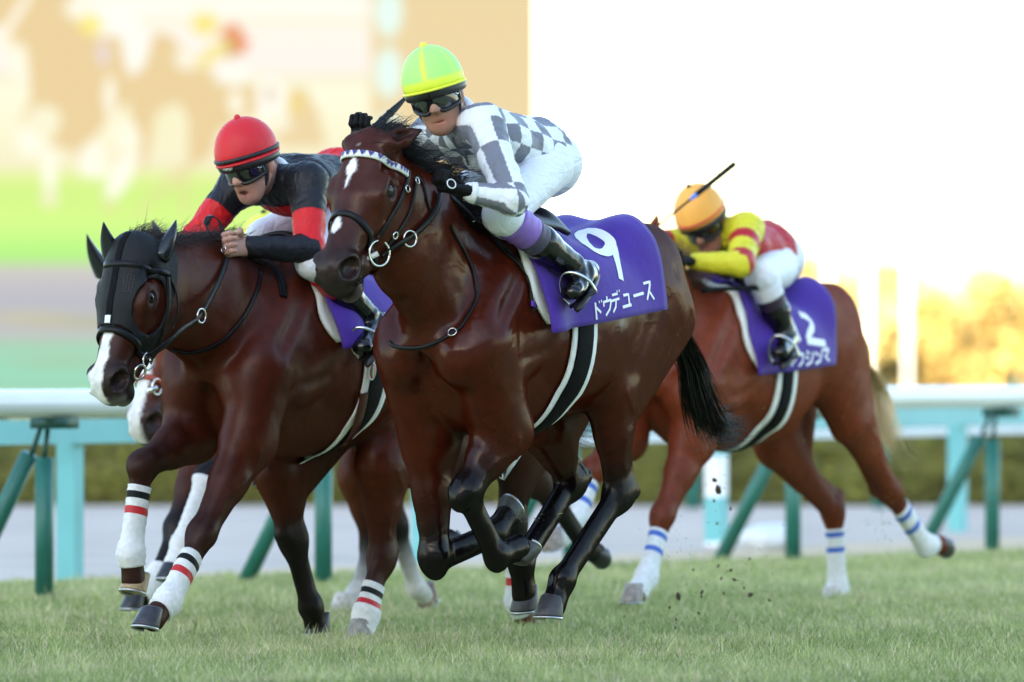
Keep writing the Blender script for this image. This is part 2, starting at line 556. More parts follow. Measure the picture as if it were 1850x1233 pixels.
# white plastic bag at the edge of the sand
def bag():
    F = Field((-.3, -.25, -.02), (.3, .25, .3), .012)
    F.ball((0, 0, .07), (.16, .11, .09), k=.03)
    F.ball((.09, .02, .10), (.08, .08, .07), k=.03); F.ball((-.09, 0, .08), (.09, .08, .05), k=.02)
    V, Q = F.mesh(2)
    V = V + F.grad(V) * (.010 * vnoise(V, 24, 2))[:, None]
    o = mesh_obj('plastic_bag', V, Q, mat('bag_plastic', (.62, .68, .74), .35))
    p = at(1383, 1000, 43.6); o.location = (p.x, p.y, 0)
    tag(o, 'crumpled pale plastic bag lying on the sand behind the rail brace', 'bag')
bag()

# ------------------------------------------------------------------ clipped hedge beyond the dirt track
def hedge():
    root = tag(empty('hedge', (0, 58.6, 0)), 'long clipped olive green hedge beyond the dirt track', 'hedge')
    xs = np.arange(-26, 26, .14); V = []; F = []
    prof = [(0, -.02), (-.05, .2), (.0, .42), (.12, .58), (.4, .70), (.9, .74), (1.6, .70)]
    for i, x in enumerate(xs):
        s = .06 * math.sin(x * 1.9) + .05 * math.sin(x * 3.7 + 1)
        for j, (y, z) in enumerate(prof):
            V.append((x, y - s * 1.5 * math.sin(z * 2), max(z, -.02) * (1 + .10 * math.sin(x * .8) + s)))
    n = len(prof)
    for i in range(len(xs) - 1):
        for j in range(n - 1):
            F.append((i * n + j, (i + 1) * n + j, (i + 1) * n + j + 1, i * n + j + 1))
    mesh_obj('branches', V, F, mat('hedge_inside', (.095, .10, .02), .9, vary=.4, vscale=3), root)
    V = np.array(V); k = 34000
    idx = rng.integers(0, len(V), k)
    c = V[idx] + rng.normal(0, .05, (k, 3)) + np.array([0, -.03, 0])
    c[:, 2] = np.maximum(c[:, 2], .03)
    return leaves('leaves', c, .035, .055, lambda c: (np.array([.135, .140, .024]) + np.array([.055, .05, .006]) * vnoise(c, .9, 4)[:, None]), root)
def leaves(name, c, s0, s1, colf, parent):
    k = len(c)
    a = rng.normal(size=(k, 3)); a /= np.linalg.norm(a, axis=1, keepdims=True)
    b = rng.normal(size=(k, 3)); b -= a * (a * b).sum(1, keepdims=True); b /= np.linalg.norm(b, axis=1, keepdims=True)
    s = rng.uniform(s0, s1, (k, 1))
    V = np.stack([c - a * s, c + b * s * .5, c + a * s, c - b * s * .5], 1).reshape(-1, 3)
    F = np.arange(k * 4).reshape(-1, 4)
    C = np.repeat(np.clip(colf(c) * rng.uniform(.6, 1.35, (k, 1)), .005, .9), 4, 0)
    o = mesh_obj(name, V, F, M_leaf, parent, False, C)
    o['kind'] = 'stuff'
    return o
M_leaf = mat('leaf', (.1, .12, .03), .6, spec=.3, attr='coat')
hedge()

# ------------------------------------------------------------------ autumn trees far beyond, in the sun
M_bark = mat('bark', (.16, .12, .09), .9, vary=.3, vscale=8)
TR = [(1205, 505, 2.0, 'y'), (1330, 520, 2.0, 'o'), (1455, 488, 1.9, 'o'), (1535, 502, 1.7, 'y'), (1610, 515, 1.6, 'o'), (1700, 560, 1.9, 'y'), (1775, 520, 2.0, 'o'), (1850, 540, 2.1, 'y'), (1925, 490, 2.2, 'o'), (1045, 530, 2.0, 'o')]
TL = ['tall rounded orange autumn tree just left of the white poles', 'golden autumn tree behind the chestnut horse', 'orange autumn tree between the two left white poles',
      'pale yellow autumn tree between the middle poles', 'small orange autumn tree right of the third pole', 'low yellow autumn tree in a gap of the tree line',
      'orange autumn tree near the right edge', 'yellow autumn tree at the right edge', 'orange autumn tree past the right edge', 'orange autumn tree behind the leading rider']
for i, (px, py, r, kd) in enumerate(TR):
    Y = 235 + 7 * (i % 3)
    top = CAMZ + (670 - py + 22) / FPX * Y
    r *= 1.2
    X = (px - 925) / FPX * Y
    root = tag(empty('autumn_tree', (X, Y, 0)), TL[i], 'tree', 'autumn trees beyond the track')
    b = MB(); b.tube([(0, 0, -.1), (.05, 0, top * .4), (-.03, .05, top * .8)], [.13, .09, .03], 8)
    for q in range(5):
        an = q * 1.3 + i
        b.tube([(0, 0, top * (.25 + .08 * q)), (math.cos(an) * r * .6, math.sin(an) * r * .6, top * (.5 + .08 * q))], [.05, .015], 6)
    b.build('trunk', M_bark, root)
    nb = 26; k = 3600
    cc = rng.normal(size=(nb, 3)); cc /= np.linalg.norm(cc, axis=1, keepdims=True)
    cc *= rng.uniform(.4, 1.0, (nb, 1)) ** .5
    cc = cc * np.array([r, r, top * .42]) + np.array([0, 0, top * .56])
    ci = rng.integers(0, nb, k)
    c = cc[ci] + rng.normal(0, .28, (k, 3)); c[:, 2] = np.clip(c[:, 2], .15, top + .15)
    base = np.array([.56, .40, .13]) if kd == 'o' else np.array([.62, .49, .18])
    tint = rng.uniform(.45, 1.15, (nb, 1))[ci]
    leaves('crown', c, .17, .32, lambda c: base[None] * tint, root)

# low shrubs and white poles in front of the trees
M_pole = mat('pole_white', (.8, .8, .8), .4)
PL = ['white pole in front of the trees, leftmost beside the lean jockey', 'white pole, second from the left, before the autumn trees', 'white pole, third from the left, before the autumn trees', 'rightmost white pole before the autumn trees']
for i, px in enumerate((1432, 1497, 1570, 1640)):
    Y = 205.0
    root = tag(empty('flag_pole', ((px - 925) / FPX * Y, Y, 0)), PL[i], 'pole', 'white poles before the trees')
    MB().tube([(0, 0, -.1), (0, 0, 11.8)], [.085, .07], 12).build('shaft', M_pole, root)
    MB().sphere((0, 0, 11.9), .1).build('finial', M_pole, root)
    MB().box((0, 0, .15), (.5, .5, .3)).build('base', M_conc, root, False)

# ------------------------------------------------------------------ giant video screen showing a race
def screen():
    Y = 118.0; S = Y / FPX
    x0, x1, ya, yb = -420, 968, -420, 712
    c = [((x0 + x1) / 2 - 925) * S, CAMZ + (670 - (ya + yb) / 2) * S]
    root = tag(empty('video_screen', (c[0], Y, 0)), 'giant outdoor video screen glowing with a blurred picture of racing horses', 'screen')
    nx, ny = 210, 172
    px, py = np.meshgrid(np.linspace(x0, x1, nx), np.linspace(ya, yb, ny), indexing='ij')
    px = px.ravel(); py = py.ravel()
    def ramp(y, tab):
        ys = [t[0] for t in tab]; return np.stack([np.interp(y, ys, [t[1][q] for t in tab]) for q in range(3)], 1)
    left = ramp(py, [(-420, (240, 232, 206)), (0, (252, 246, 232)), (22, (253, 249, 240)), (34, (244, 240, 218)), (60, (250, 242, 230)), (125, (250, 240, 232)), (140, (240, 236, 206)), (165, (250, 248, 220)), (240, (246, 242, 206)), (300, (240, 234, 196)), (318, (222, 240, 150)),
                     (345, (204, 240, 124)), (400, (208, 246, 128)), (450, (178, 244, 122)), (472, (170, 232, 124)), (484, (202, 198, 192)), (520, (184, 184, 192)), (560, (176, 180, 192)), (605, (188, 188, 194)), (620, (158, 212, 192)), (660, (140, 216, 186)), (712, (146, 206, 176))])
    def blob(C, cx, cy, rx, ry, col, soft=.5, rot=0.0, wgt=1.0):
        a, b = px - cx, py - cy
        cr, sr = math.cos(rot), math.sin(rot)
        u, v = (a * cr + b * sr) / rx, (-a * sr + b * cr) / ry
        t = (1 - sstep(1 - soft, 1 + soft, np.sqrt(u * u + v * v)))[:, None] * wgt
        return C * (1 - t) + np.array(col)[None] * t
    C = left
    def poly(C, pts, col, wgt=1.0):
        x, y = px / .389, py / .389; ins = np.zeros(len(px), bool)
        for (xa, ya), (xb, yb) in zip(pts, pts[1:] + pts[:1]):
            if ya == yb: continue
            hit = ((ya > y) != (yb > y)) & (x < (xb - xa) * (y - ya) / (yb - ya) + xa); ins ^= hit
        t = (ins * wgt)[:, None]
        return C * (1 - t) + np.array(col)[None] * t
    tn = (229, 202, 148); tn2 = (232, 208, 158)
    C = poly(C, [(30, 200), (60, 120), (-900, 100), (-900, -400), (330, -400), (340, 0), (420, 160), (560, 180), (590, 330), (620, 360), (600, 480), (490, 560), (470, 600), (390, 700), (350, 740), (320, 690), (230, 680), (270, 600), (275, 520), (190, 490), (110, 560), (88, 590), (150, 430), (120, 250)], tn)
    C = poly(C, [(590, 400), (690, 240), (720, 150), (800, 170), (845, 230), (835, 320), (1000, 330), (1080, 400), (1190, 400), (1200, 520), (1110, 560), (1010, 620), (990, 720), (880, 780), (870, 560), (830, 480), (740, 560), (710, 640), (680, 760), (650, 790), (655, 650), (600, 520)], tn)
    C = poly(C, [(1340, 420), (1420, 400), (1480, 520), (1510, 640), (1500, 680), (1320, 690), (1250, 620), (1330, 580)], tn2)
    C = poly(C, [(700, 640), (680, 760), (640, 800), (660, 700)], tn2)
    C = poly(C, [(840, 760), (900, 780), (690, 960), (600, 1050), (640, 980)], tn2, .55)
    C = poly(C, [(840, 780), (880, 780), (880, 1000), (850, 1000)], tn2, .5)
    C = poly(C, [(490, 900), (545, 930), (530, 1000), (490, 980)], tn2, .5)
    C = poly(C, [(1000, 160), (1090, 105), (1160, 190), (1130, 255), (1060, 270), (1050, 190)], (232, 128, 84), .9)
    C = poly(C, [(1040, 170), (1090, 160), (1110, 250), (1050, 270)], (206, 176, 96), .8)
    C = poly(C, [(880, 310), (960, 230), (1050, 170), (1055, 250), (940, 325)], (240, 226, 140), .9)
    for a in [(952, 112, 62, 52, (244, 228, 130), .3), (420, 115, 55, 46, (246, 232, 120), .3), (360, 40, 60, 50, (250, 246, 226), .4), (630, 225, 58, 110, (250, 250, 240), .25), (560, 90, 90, 70, (248, 250, 240), .4),
              (480, 250, 28, 60, (228, 212, 214), .4), (230, 790, 34, 110, (252, 250, 232), .3), (230, 920, 40, 40, (240, 236, 200), .4), (560, 820, 46, 120, (252, 251, 236), .3, .5), (430, 720, 66, 60, (250, 248, 228), .35, -.5), (440, 790, 70, 36, (252, 250, 234), .3),
              (590, 640, 60, 60, (250, 248, 226), .4), (510, 450, 26, 100, (250, 248, 228), .3), (90, 290, 40, 90, (250, 248, 224), .4), (140, 660, 60, 70, (252, 250, 230), .4, -.4), (200, 560, 80, 70, (244, 240, 206), .3), (790, 600, 80, 110, (242, 238, 196), .3),
              (1255, 465, 68, 108, (252, 251, 240), .2), (1255, 440, 24, 46, (226, 208, 184), .3), (1095, 480, 36, 60, (250, 246, 224), .3), (1080, 350, 90, 50, (248, 248, 236), .4), (850, 270, 40, 50, (246, 240, 216), .4), (1290, 570, 60, 50, (246, 242, 216), .3),
              (70, 80, 20, 190, (252, 246, 226), .3, .55), (30, 200, 26, 40, (248, 244, 220), .4), (1380, 480, 34, 50, (236, 212, 130), .6), (160, 1600, 500, 18, (158, 196, 160), .8), (480, 1500, 380, 26, (178, 180, 150), .9), (120, 1470, 200, 20, (196, 192, 160), .9), (300, 1680, 300, 22, (156, 196, 158), .8)]:
        C = blob(C, a[0] * .389, a[1] * .389, a[2] * .389, a[3] * .389, *a[4:])
    t = sstep(664, 678, px)[:, None]
    tan = np.array([(231, 207, 156)]) + np.array([[2, 4, 6]]) * sstep(0, 400, py)[:, None]
    tan = np.where((px > 672)[:, None], tan, tan)
    C2 = tan
    for y in (-130, 22, 132, 250, 360): C2 = blob(C2, 702, y, 25, 46, (226, 250, 240), .3)
    C = C * (1 - t) + C2 * t
    lin = np.where(C / 255 <= .04045, C / 255 / 12.92, ((C / 255 + .055) / 1.055) ** 2.4)
    V = np.stack([(px - 925) * S - c[0], np.zeros(len(px)), CAMZ + (670 - py) * S], 1)
    i, j = np.meshgrid(np.arange(nx - 1), np.arange(ny - 1), indexing='ij')
    q = (i * ny + j).ravel()
    F = np.stack([q, q + 1, q + ny + 1, q + ny], 1)
    m = bpy.data.materials.new('screen_glow'); m.use_nodes = True
    t_ = m.node_tree; p = t_.nodes['Principled BSDF']
    at_ = t_.nodes.new('ShaderNodeAttribute'); at_.attribute_name = 'coat'
    p.inputs['Base Color'].default_value = (.01, .01, .01, 1); p.inputs['Specular IOR Level'].default_value = 0; p.inputs['Roughness'].default_value = 1
    t_.links.new(at_.outputs['Color'], p.inputs['Emission Color'])
    p.inputs['Emission Strength'].default_value = SCREEN
    mesh_obj('display', V, F, m, root, False, lin)
    xa, xb = V[:, 0].min(), V[:, 0].max(); za, zb = V[:, 2].min(), V[:, 2].max()
    M_fr = mat('screen_frame', (.04, .04, .045), .5)
    b = MB()
    b.box(((xa + xb) / 2, .45, (za + zb) / 2), (xb - xa - .02, .8, zb - za - .02))
    b.build('housing', M_fr, root, False)
    for x in (xa + 2, xb - 2):
        MB().box((x, .45, za / 2 - .05), (.6, .6, za + .1)).build('leg', M_fr, root, False)
SCREEN = 0.178
screen()
# ------------------------------------------------------------------ horses
HD = Vector((-.53, -.848, 0)).normalized()     # running direction
HL = Vector((-HD.y, HD.x, 0))                  # the horse's left
HROT = math.atan2(HD.y, HD.x)

class Horse:
    """one galloping horse; local axes: x forward, y to its left, z up, origin on the turf under the withers"""
    def __init__(s, wx, wy, scale, label, name='racehorse'):
        Y = FPX / scale
        p = at(wx, wy, Y)
        s.o = Vector((p.x, p.y, 0)); s.W = p.z
        s.root = tag(empty(name, s.o, HROT), label, 'horse', 'racehorses in the finish')
        s.M = Matrix.Translation(s.o) @ Matrix.Rotation(HROT, 4, 'Z')
        s.I = s.M.inverted()
        s.bvh = None
        s.cam = s.I @ Vector((0, 0, CAMZ))
    def P(s, px, py, v):
        """the point on the sight line through (px,py) that lies v metres left of the horse's middle plane"""
        d = pix_ray(px, py); dl = (s.I.to_3x3() @ d)
        t = (v - s.cam.y) / dl.y
        return np.array(s.cam + dl * t)
    def ray(s, px, py, bvh=None):
        d = (s.I.to_3x3() @ pix_ray(px, py)).normalized()
        h = (bvh or s.bvh).ray_cast(s.cam, d)
        return h
    def L(s, x, y, z): return np.array((x, y, s.W + z))

def lerp(a, b, t): return np.array(a) + (np.array(b) - np.array(a)) * t

def build_body(H, pal, legs, head, h=.009, croup_dz=0.0, neck_mid=None, fat=1.0, g=1.36, hs=1.26, hl=1.12, deep=1.08, ng=1.4):
    """pal: colours coat/dark/point; legs: dict of joint lists; head: dict poll, muzzle, up"""
    W = H.W
    allp = [np.array(p) for l in legs.values() for p in l['j']] + [head['poll'], head['muzzle'], H.L(-1.3, 0, 0), H.L(.5, 0, -.8)]
    lo = np.min(allp, 0) - .16; hi = np.max(allp, 0) + .16
    lo[1] = min(lo[1], -.42); hi[1] = max(hi[1], .42)
    hi[2] = max(hi[2], W + .12)
    F = Field(lo, hi, h)
    c, dk, pt, rd = [np.array(pal[q]) for q in ('coat', 'dark', 'point', 'red')]
    cz = lambda u: croup_dz * np.clip(-u / .8, 0, 1.4)
    T = [(.47, -.40, -.55, .13), (.40, -.28, -.66, .19), (.28, -.14, -.745, .225), (.12, -.035, -.77, .235), (0, 0, -.77, .245), (-.18, -.05, -.765, .285), (-.40, -.085, -.735, .305),
         (-.62, -.055, -.665, .285), (-.80, -.01, -.58, .265), (-.95, -.015, -.545, .25), (-1.08, -.09, -.54, .215), (-1.17, -.21, -.47, .15)]
    F.loft([(u, W + a + cz(u), W + b * np.interp(u, [-.9, -.5, -.15, .3, .45], [.98, 1.03, deep, deep, 1]) + cz(u), q * fat) for u, a, b, q in T], k=.03)
    F.pr.append(((np.array(H.L(.3, 0, -.35)), np.array(H.L(-1.0, 0, -.3 + croup_dz)), (.25, .36), (.25, .28), np.array([0., 1, 0]), np.array([0., 0, 1]), np.array([-1., 0, 0]), 1.3, .2, .2), c, c, .8))
    a = lambda x, y, z: np.array((x, y, W + z + cz(x)))
    # topline ridge and dark back
    F.seg(a(.10, 0, -.07), a(-.25, 0, -.10), (.06, .06), (.09, .06), k=.06, col=dk, colb=dk, cw=.7)
    for sg in (1, -1):
        # hindquarter masses
        F.ball(a(-.72, sg * .125, -.17), (.24, .135, .17), axis=(1, 0, -.15), k=.05, col=c)
        F.ball(a(-.90, sg * .135, -.22), (.22, .125, .22), axis=(1, 0, -.5), k=.04, col=c)
        F.ball(a(-1.06, sg * .115, -.31), (.20, .095, .13), axis=(.2, 0, -1), k=.035, col=c)
        F.ball(a(-.70, sg * .222, -.18), (.08, .03, .055), axis=(.4, 0, -1), k=.06, col=c)      # point of hip
        # shoulder blade, point of shoulder
        F.seg(a(.02, sg * .145, -.14), a(.36, sg * .175, -.46), (.085, .13), (.10, .13), k=.04, col=c)
        F.ball(a(.10, sg * .215, -.44), (.20, .055, .13), axis=(.6, 0, -.6), k=.045, col=c)       # triceps
        F.ball(a(.42, sg * .115, -.52), (.13, .10, .115), axis=(.3, .15 * sg, -1), k=.028, col=c)  # pectoral
        F.ball(a(-.30, sg * .20, -.40), (.35, .11, .27), k=.06, col=c)
        # grooves between the muscles
        F.seg(a(.08, sg * .235, -.10), a(.40, sg * .262, -.43), .012, .016, k=.05, sub=True)          # in front of the shoulder blade
        F.seg(a(-.16, sg * .318, -.30), a(.12, sg * .300, -.60), .010, .016, k=.05, sub=True)         # behind the triceps
        F.seg(a(.02, sg * .280, -.50), a(.34, sg * .265, -.56), .008, .012, k=.035, sub=True)
        F.seg(a(-.92, sg * .268, -.20), a(-.93, sg * .235, -.66), .012, .014, k=.05, sub=True)          # hamstring line
        F.seg(a(-.72, sg * .268, -.36), a(-.62, sg * .285, -.56), .012, .016, k=.06, sub=True)          # flank hollow
    F.seg(a(.52, 0, -.42), a(.44, 0, -.66), (.014, .03), (.012, .03), sub=True, k=.035)
    F.ball(a(-.45, 0, -.66), (.30, .16, .09), k=.06, col=lerp(c, dk, .5))
    F0 = F
    class Scaled:
        def seg(_, A, B, ra, rb=None, **kw):
            f = lambda r: None if r is None else (tuple(x * g for x in r) if hasattr(r, '__len__') else r * g)
            F0.seg(A, B, f(ra), f(rb), **kw)
        def ball(_, c_, r, **kw):
            F0.ball(c_, tuple(x * g for x in r) if hasattr(r, '__len__') else r * g, **kw)
    for nm, lg in legs.items():
        F = Scaled()
        J = [np.array(q, float) for q in lg['j']]
        sg = 1 if nm.endswith('l') else -1
        th = lg.get('thick', 1.0)
        po = lg.get('point', pt); top_pt = lg.get('up', .55)
        if nm[0] == 'f':
            E, K, FT, HF = J
            SH = a(.36, sg * .17, -.48)
            F.seg(SH, E, (.085, .115), (.075, .10), k=.045, col=c)
            # point of elbow
            F.ball(E + np.array((-.05, 0, .02)), (.06, .05, .07), k=.04, col=c)
            m = lerp(E, K, .30)
            d1 = (K - E) / np.linalg.norm(K - E)
            F.seg(lerp(E, K, -.05), lerp(E, K, .45), (.072, .10), (.052, .064), k=.04, col=c, colb=lerp(c, po, .4))
            F.seg(lerp(E, K, .40), lerp(E, K, .93), (.052, .064), (.037, .042), k=.03, col=lerp(c, po, .4), colb=po)
            fw = np.cross(np.array((0, 1., 0)), d1); fw = fw if fw[0] > 0 else -fw
            F.seg(lerp(E, K, .08) + fw * .035, lerp(E, K, .5) + fw * .022, (.045, .05), (.03, .035), k=.016, col=c, colb=lerp(c, po, .6))
            F.ball(K, (.066, .042, .043), axis=d1, k=.035, col=po)
            F.ball(K + fw * .016 * g, (.045, .040, .030), axis=d1, k=.03, col=po)
            F.ball(K - fw * .036 * g - d1 * .012, (.030, .022, .020), axis=d1, k=.022, col=po)
            tp, r0 = K, .034
        else:
            ST, HK, FT, HF = J
            HP = a(-.86, sg * .135, -.30)
            # thigh, hamstrings, gaskin
            F.seg(HP, ST, (.115, .185), (.075, .105), k=.06, col=c)
            BT = a(-1.08, sg * .125, -.36)
            up = lerp(ST, HK, .38)
            F.seg(BT, up, (.080, .11), (.046, .06), k=.06, col=c)
            F.ball(ST, (.085, .06, .085), axis=(HK - ST), k=.04, col=c)
            d1 = (HK - ST) / np.linalg.norm(HK - ST)
            F.seg(lerp(ST, HK, .05), lerp(ST, HK, .5), (.068, .095), (.047, .062), k=.04, col=c, colb=lerp(c, po, .3))
            F.seg(lerp(ST, HK, .45), lerp(ST, HK, .95), (.047, .062), (.034, .045), k=.03, col=lerp(c, po, .3), colb=po)
            d2 = (FT - HK) / np.linalg.norm(FT - HK)
            back = d1 - d2; back = -back if np.linalg.norm(back) < 1e-3 else back / np.linalg.norm(back)
            # Achilles tendon up the back of the gaskin, point of hock
            pk = HK + back * .062 + (-d2) * .045
            F.ball(HK, (.066, .046, .054), axis=d2, k=.03, col=po)
            F.seg(pk, HK + back * .02 + d2 * .06, .026, .024, k=.028, col=po)
            F.seg(pk, lerp(ST, HK, .55) + back * .05, .020, .026, k=.02, col=po, colb=lerp(c, po, .5))
            tp, r0 = HK, .036
        d2 = (FT - tp) / np.linalg.norm(FT - tp)
        fwd = lg.get('fwd')
        # cannon, tendons, fetlock, pastern
        d3 = (HF - FT) / np.linalg.norm(HF - FT)
        bk = d2 - d3; nb = np.linalg.norm(bk)
        bk = bk / nb if nb > .15 else -np.cross(np.array((0, 1., 0)), d2)
        if lg.get('flip'): bk = -bk
        lc = lg.get('low', po)
        F.seg(lerp(tp, FT, .1), FT, (r0 * .82 * th, r0 * .98 * th), (.027 * th, .031 * th), k=.025, col=po, colb=lc)
        F.seg(lerp(tp, FT, .10) + bk * .034, FT + bk * .026, (.017, .019), (.020, .022), k=.016, col=po, colb=lc)
        F.ball(FT, (.045 * th, .034 * th, .038 * th), axis=d2, k=.03, col=lc)
        F.ball(FT + bk * .032, (.026, .024, .020), axis=d2, k=.022, col=lc)
        F.seg(FT, lerp(FT, HF, .72), (.030 * th, .033 * th), (.036 * th, .040 * th), k=.025, col=lc)
    F = F0
    # neck: three tapering ovals from the chest to the poll
    poll, muz = np.array(head['poll']), np.array(head['muzzle'])
    N0 = a(.16, 0, -.36); N0t = a(.30, 0, -.30)
    ax = (muz - poll) / np.linalg.norm(muz - poll)
    upv = np.array(head.get('side', (0, 1, 0)), float)
    upv = upv - ax * upv.dot(ax); upv /= np.linalg.norm(upv)
    nrm = np.cross(ax, upv)                                # out of the forehead?
    if nrm[2] * 1.0 + nrm[0] < 0: nrm = -nrm
    thr = poll + (ax * .10 - nrm * .10) * hs
    mid = np.array(neck_mid) if neck_mid is not None else lerp(N0t, thr, .52) + np.array((0, 0, .02))
    F.seg(N0, N0t, (.165, .30), (.15, .26), k=.07, col=c)
    F.seg(N0t, mid, (.145, .245), (.088 * ng, .185 * ng), k=.06, col=c)
    F.seg(mid, lerp(thr, mid, .05), (.088 * ng, .185 * ng), (.072 * ng, .13 * ng), k=.05, col=c)
    crest = lerp(N0t, mid, 0)
    # jaw muscle of the neck, windpipe
    F.seg(lerp(mid, thr, .2), lerp(thr, poll, .3), (.075, .10), (.072, .09), k=.04, col=c)
    F.seg(a(.44, 0, -.44), thr - nrm * .02 + ax * .01, (.06, .07), (.042, .05), k=.05, col=rd)
    for sg in (1, -1):
        F.seg(a(.40, sg * .10, -.42), lerp(mid, thr, .8) + upv * sg * .05 - nrm * .035, (.035, .05), (.022, .03), k=.025, col=c)
    # head
    def hp(q, v, n): return poll + ax * (q * hl) + (upv * v + nrm * n) * hs
    class ScaledH:
        def seg(_, A, B, ra, rb=None, **kw):
            f = lambda r: None if r is None else (tuple(x * hs for x in r) if hasattr(r, '__len__') else r * hs)
            F0.seg(A, B, f(ra), f(rb), **kw)
        def ball(_, c_, r, **kw):
            F0.ball(c_, tuple(x * hs for x in r) if hasattr(r, '__len__') else r * hs, **kw)
    F = ScaledH()
    c2 = np.array(pal.get('head', c)); mz = np.array(pal.get('muzzle', pt))
    S = upv
    F.seg(hp(.03, 0, -.055), hp(.27, 0, -.080), (.078, .075), (.080, .075), side=S, k=.03, col=c2)
    F.seg(hp(.08, 0, -.02), hp(.24, 0, -.028), (.062, .035), (.060, .035), side=S, k=.03, col=c2)
    F.seg(hp(.26, 0, -.065), hp(.52, 0, -.060), (.066, .062), (.044, .05), side=S, k=.03, col=c2, colb=lerp(c2, mz, .25))
    for sg in (1, -1):
        F.ball(hp(.205, sg * .072, -.054), (.060, .028, .038), axis=ax, side=S, k=.035, col=c2)          # brow
        F.ball(hp(.20, sg * .046, -.160), (.135, .042, .100), axis=ax + nrm * .25, side=S, k=.035, col=c2)  # cheek plate
        F.seg(hp(.22, sg * .068, -.090), hp(.38, sg * .050, -.075), (.016, .022), (.012, .014), side=S, k=.025, col=c2)  # face crest
        F.seg(hp(.26, sg * .036, -.195), hp(.47, sg * .024, -.142), (.017, .034), (.016, .026), side=S, k=.03, col=c2)  # lower jaw
        F.ball(hp(.20, sg * .094, -.058), .018, k=.010, sub=True)
        F.ball(hp(.20, sg * .086, -.034), (.040, .016, .010), axis=ax, side=S, k=.016, col=c2)            # upper lid
        F.ball(hp(.205, sg * .089, -.088), (.034, .014, .008), axis=ax, side=S, k=.014, col=c2)
        F.ball(hp(.11, sg * .070, -.045), (.035, .012, .022), axis=ax, side=S, k=.02, sub=True)           # hollow above the eye
    F.seg(hp(.30, 0, -.165), hp(.52, 0, -.125), (.040, .035), (.034, .030), side=S, k=.04, col=c2, colb=mz)
    F.ball(hp(.545, 0, -.075), (.062, .058, .066), axis=ax, side=S, k=.03, col=mz)
    F.ball(hp(.590, 0, -.098), (.030, .046, .042), axis=ax, side=S, k=.03, col=mz)                 # upper lip
    F.ball(hp(.555, 0, -.158), (.042, .036, .026), axis=ax, side=S, k=.018, col=mz)               # lower lip and chin
    for sg in (1, -1):
        F.ball(hp(.545, sg * .047, -.054), (.050, .027, .042), axis=ax, side=S, k=.02, col=mz)
        F.ball(hp(.556, sg * .057, -.046), (.040, .024, .028), axis=ax * .8 + nrm * .45, side=S, k=.010, sub=True)
        F.ball(hp(.545, sg * .046, -.128), (.050, .016, .006), axis=ax * .96 - nrm * .1, side=S, k=.010, sub=True)    # corner of the mouth
    # ears
    for sg in (1, -1):
        if head.get('ears', True):
            e = head.get('ear_dir', None)
            ed = (np.array(e[0 if sg == 1 else 1], float) if e else (-ax * .75 + nrm * .35 + upv * sg * .25))
            ed /= np.linalg.norm(ed)
            b0 = hp(.02, sg * .058, -.02); el = head.get('ear_len', .155)
            F.seg(b0, b0 + ed * el * .45, (.028, .028), (.036, .024), side=np.cross(ed, nrm), k=.025, col=c2)
            F.seg(b0 + ed * el * .45, b0 + ed * el, (.036, .024), (.006, .006), side=np.cross(ed, nrm), k=.012, col=lerp(c2, pt, .5))
            F.seg(b0 + ed * el * .3 + (nrm * .7 + upv * sg * .6) * .026, b0 + ed * el * .8 + (nrm * .7 + upv * sg * .6) * .020, (.016, .016), (.006, .008), side=np.cross(ed, nrm), k=.01, sub=True)
    F = F0; H.hs = hs; H.hl = hl
    if h < .011:
        r_ = np.random.default_rng(5)
        def vein(pts, rad=.0065):
            C_ = crom(pts, 5); S_ = []
            for q in C_:
                q = np.array(q, float)
                for _ in range(4):
                    d_ = F.sample(q[None])[0]; q = q - F.grad(q[None])[0] * d_
                S_.append(q)
            for A_, B_ in zip(S_[:-1], S_[1:]): F.seg(A_, B_, rad, rad, k=.008)
        for sg in (1, -1):
            vein([hp(.30, sg * .06, -.10), hp(.34, sg * .055, -.085), hp(.38, sg * .05, -.10), hp(.44, sg * .05, -.085)], .0055)
            vein([a(-.95, sg * .24, -.42), a(-.88, sg * .25, -.55), a(-.86, sg * .22, -.68)], .007)
            for nm in ('fl', 'fr', 'hl', 'hr'):
                if (nm[1] == 'l') != (sg == 1): continue
                E_, K_ = [np.array(q, float) for q in legs[nm]['j'][:2]]
                o_ = np.array((.03, sg * .07, 0))
                vein([lerp(E_, K_, .05) + o_, lerp(E_, K_, .3) + o_ * np.array((-1, 1, 1)), lerp(E_, K_, .55) + o_, lerp(E_, K_, .8) + o_ * .6], .006)
    H.F = F; H.hp = hp; H.ax, H.nrm, H.sd = ax, nrm, upv; H.mid = mid; H.thr = thr; H.legs = legs
    V, Q = F.mesh(2)
    C = F.colours(V)
    # coat: darker along the back, redder low on flank and forearm, dapple
    n1 = vnoise(V, 3.2, 11); n2 = vnoise(V, 9, 12)
    C = C * (1 + .14 * n1 + .08 * n2)[:, None]
    zt = sstep(-.16, .02, V[:, 2] - W - cz(V[:, 0])) * (V[:, 0] < .25) * (V[:, 0] > -1.2)
    C = C * (1 - .55 * zt[:, None]) + dk[None] * .55 * zt[:, None]
    # darker colour in the nostrils and round the eyes
    for sg in (1, -1):
        t = np.exp(-(np.linalg.norm(V - hp(.552, sg * .050, -.046), axis=1) / (.024 * hs)) ** 4)[:, None]
        C = C * (1 - t) + np.array((.012, .008, .008)) * t
        t = np.exp(-(np.linalg.norm(V - hp(.20, sg * .09, -.062), axis=1) / (.030 * hs)) ** 4)[:, None] * .55
        C = C * (1 - t) + np.array((.012, .009, .009)) * t
    if 'mark' in head: C = head['mark'](H, V, C)
    H.V, H.Q = V, Q
    H.body = mesh_obj('body', V, Q, pal['mat'], H.root, True, np.clip(C, .002, .95))
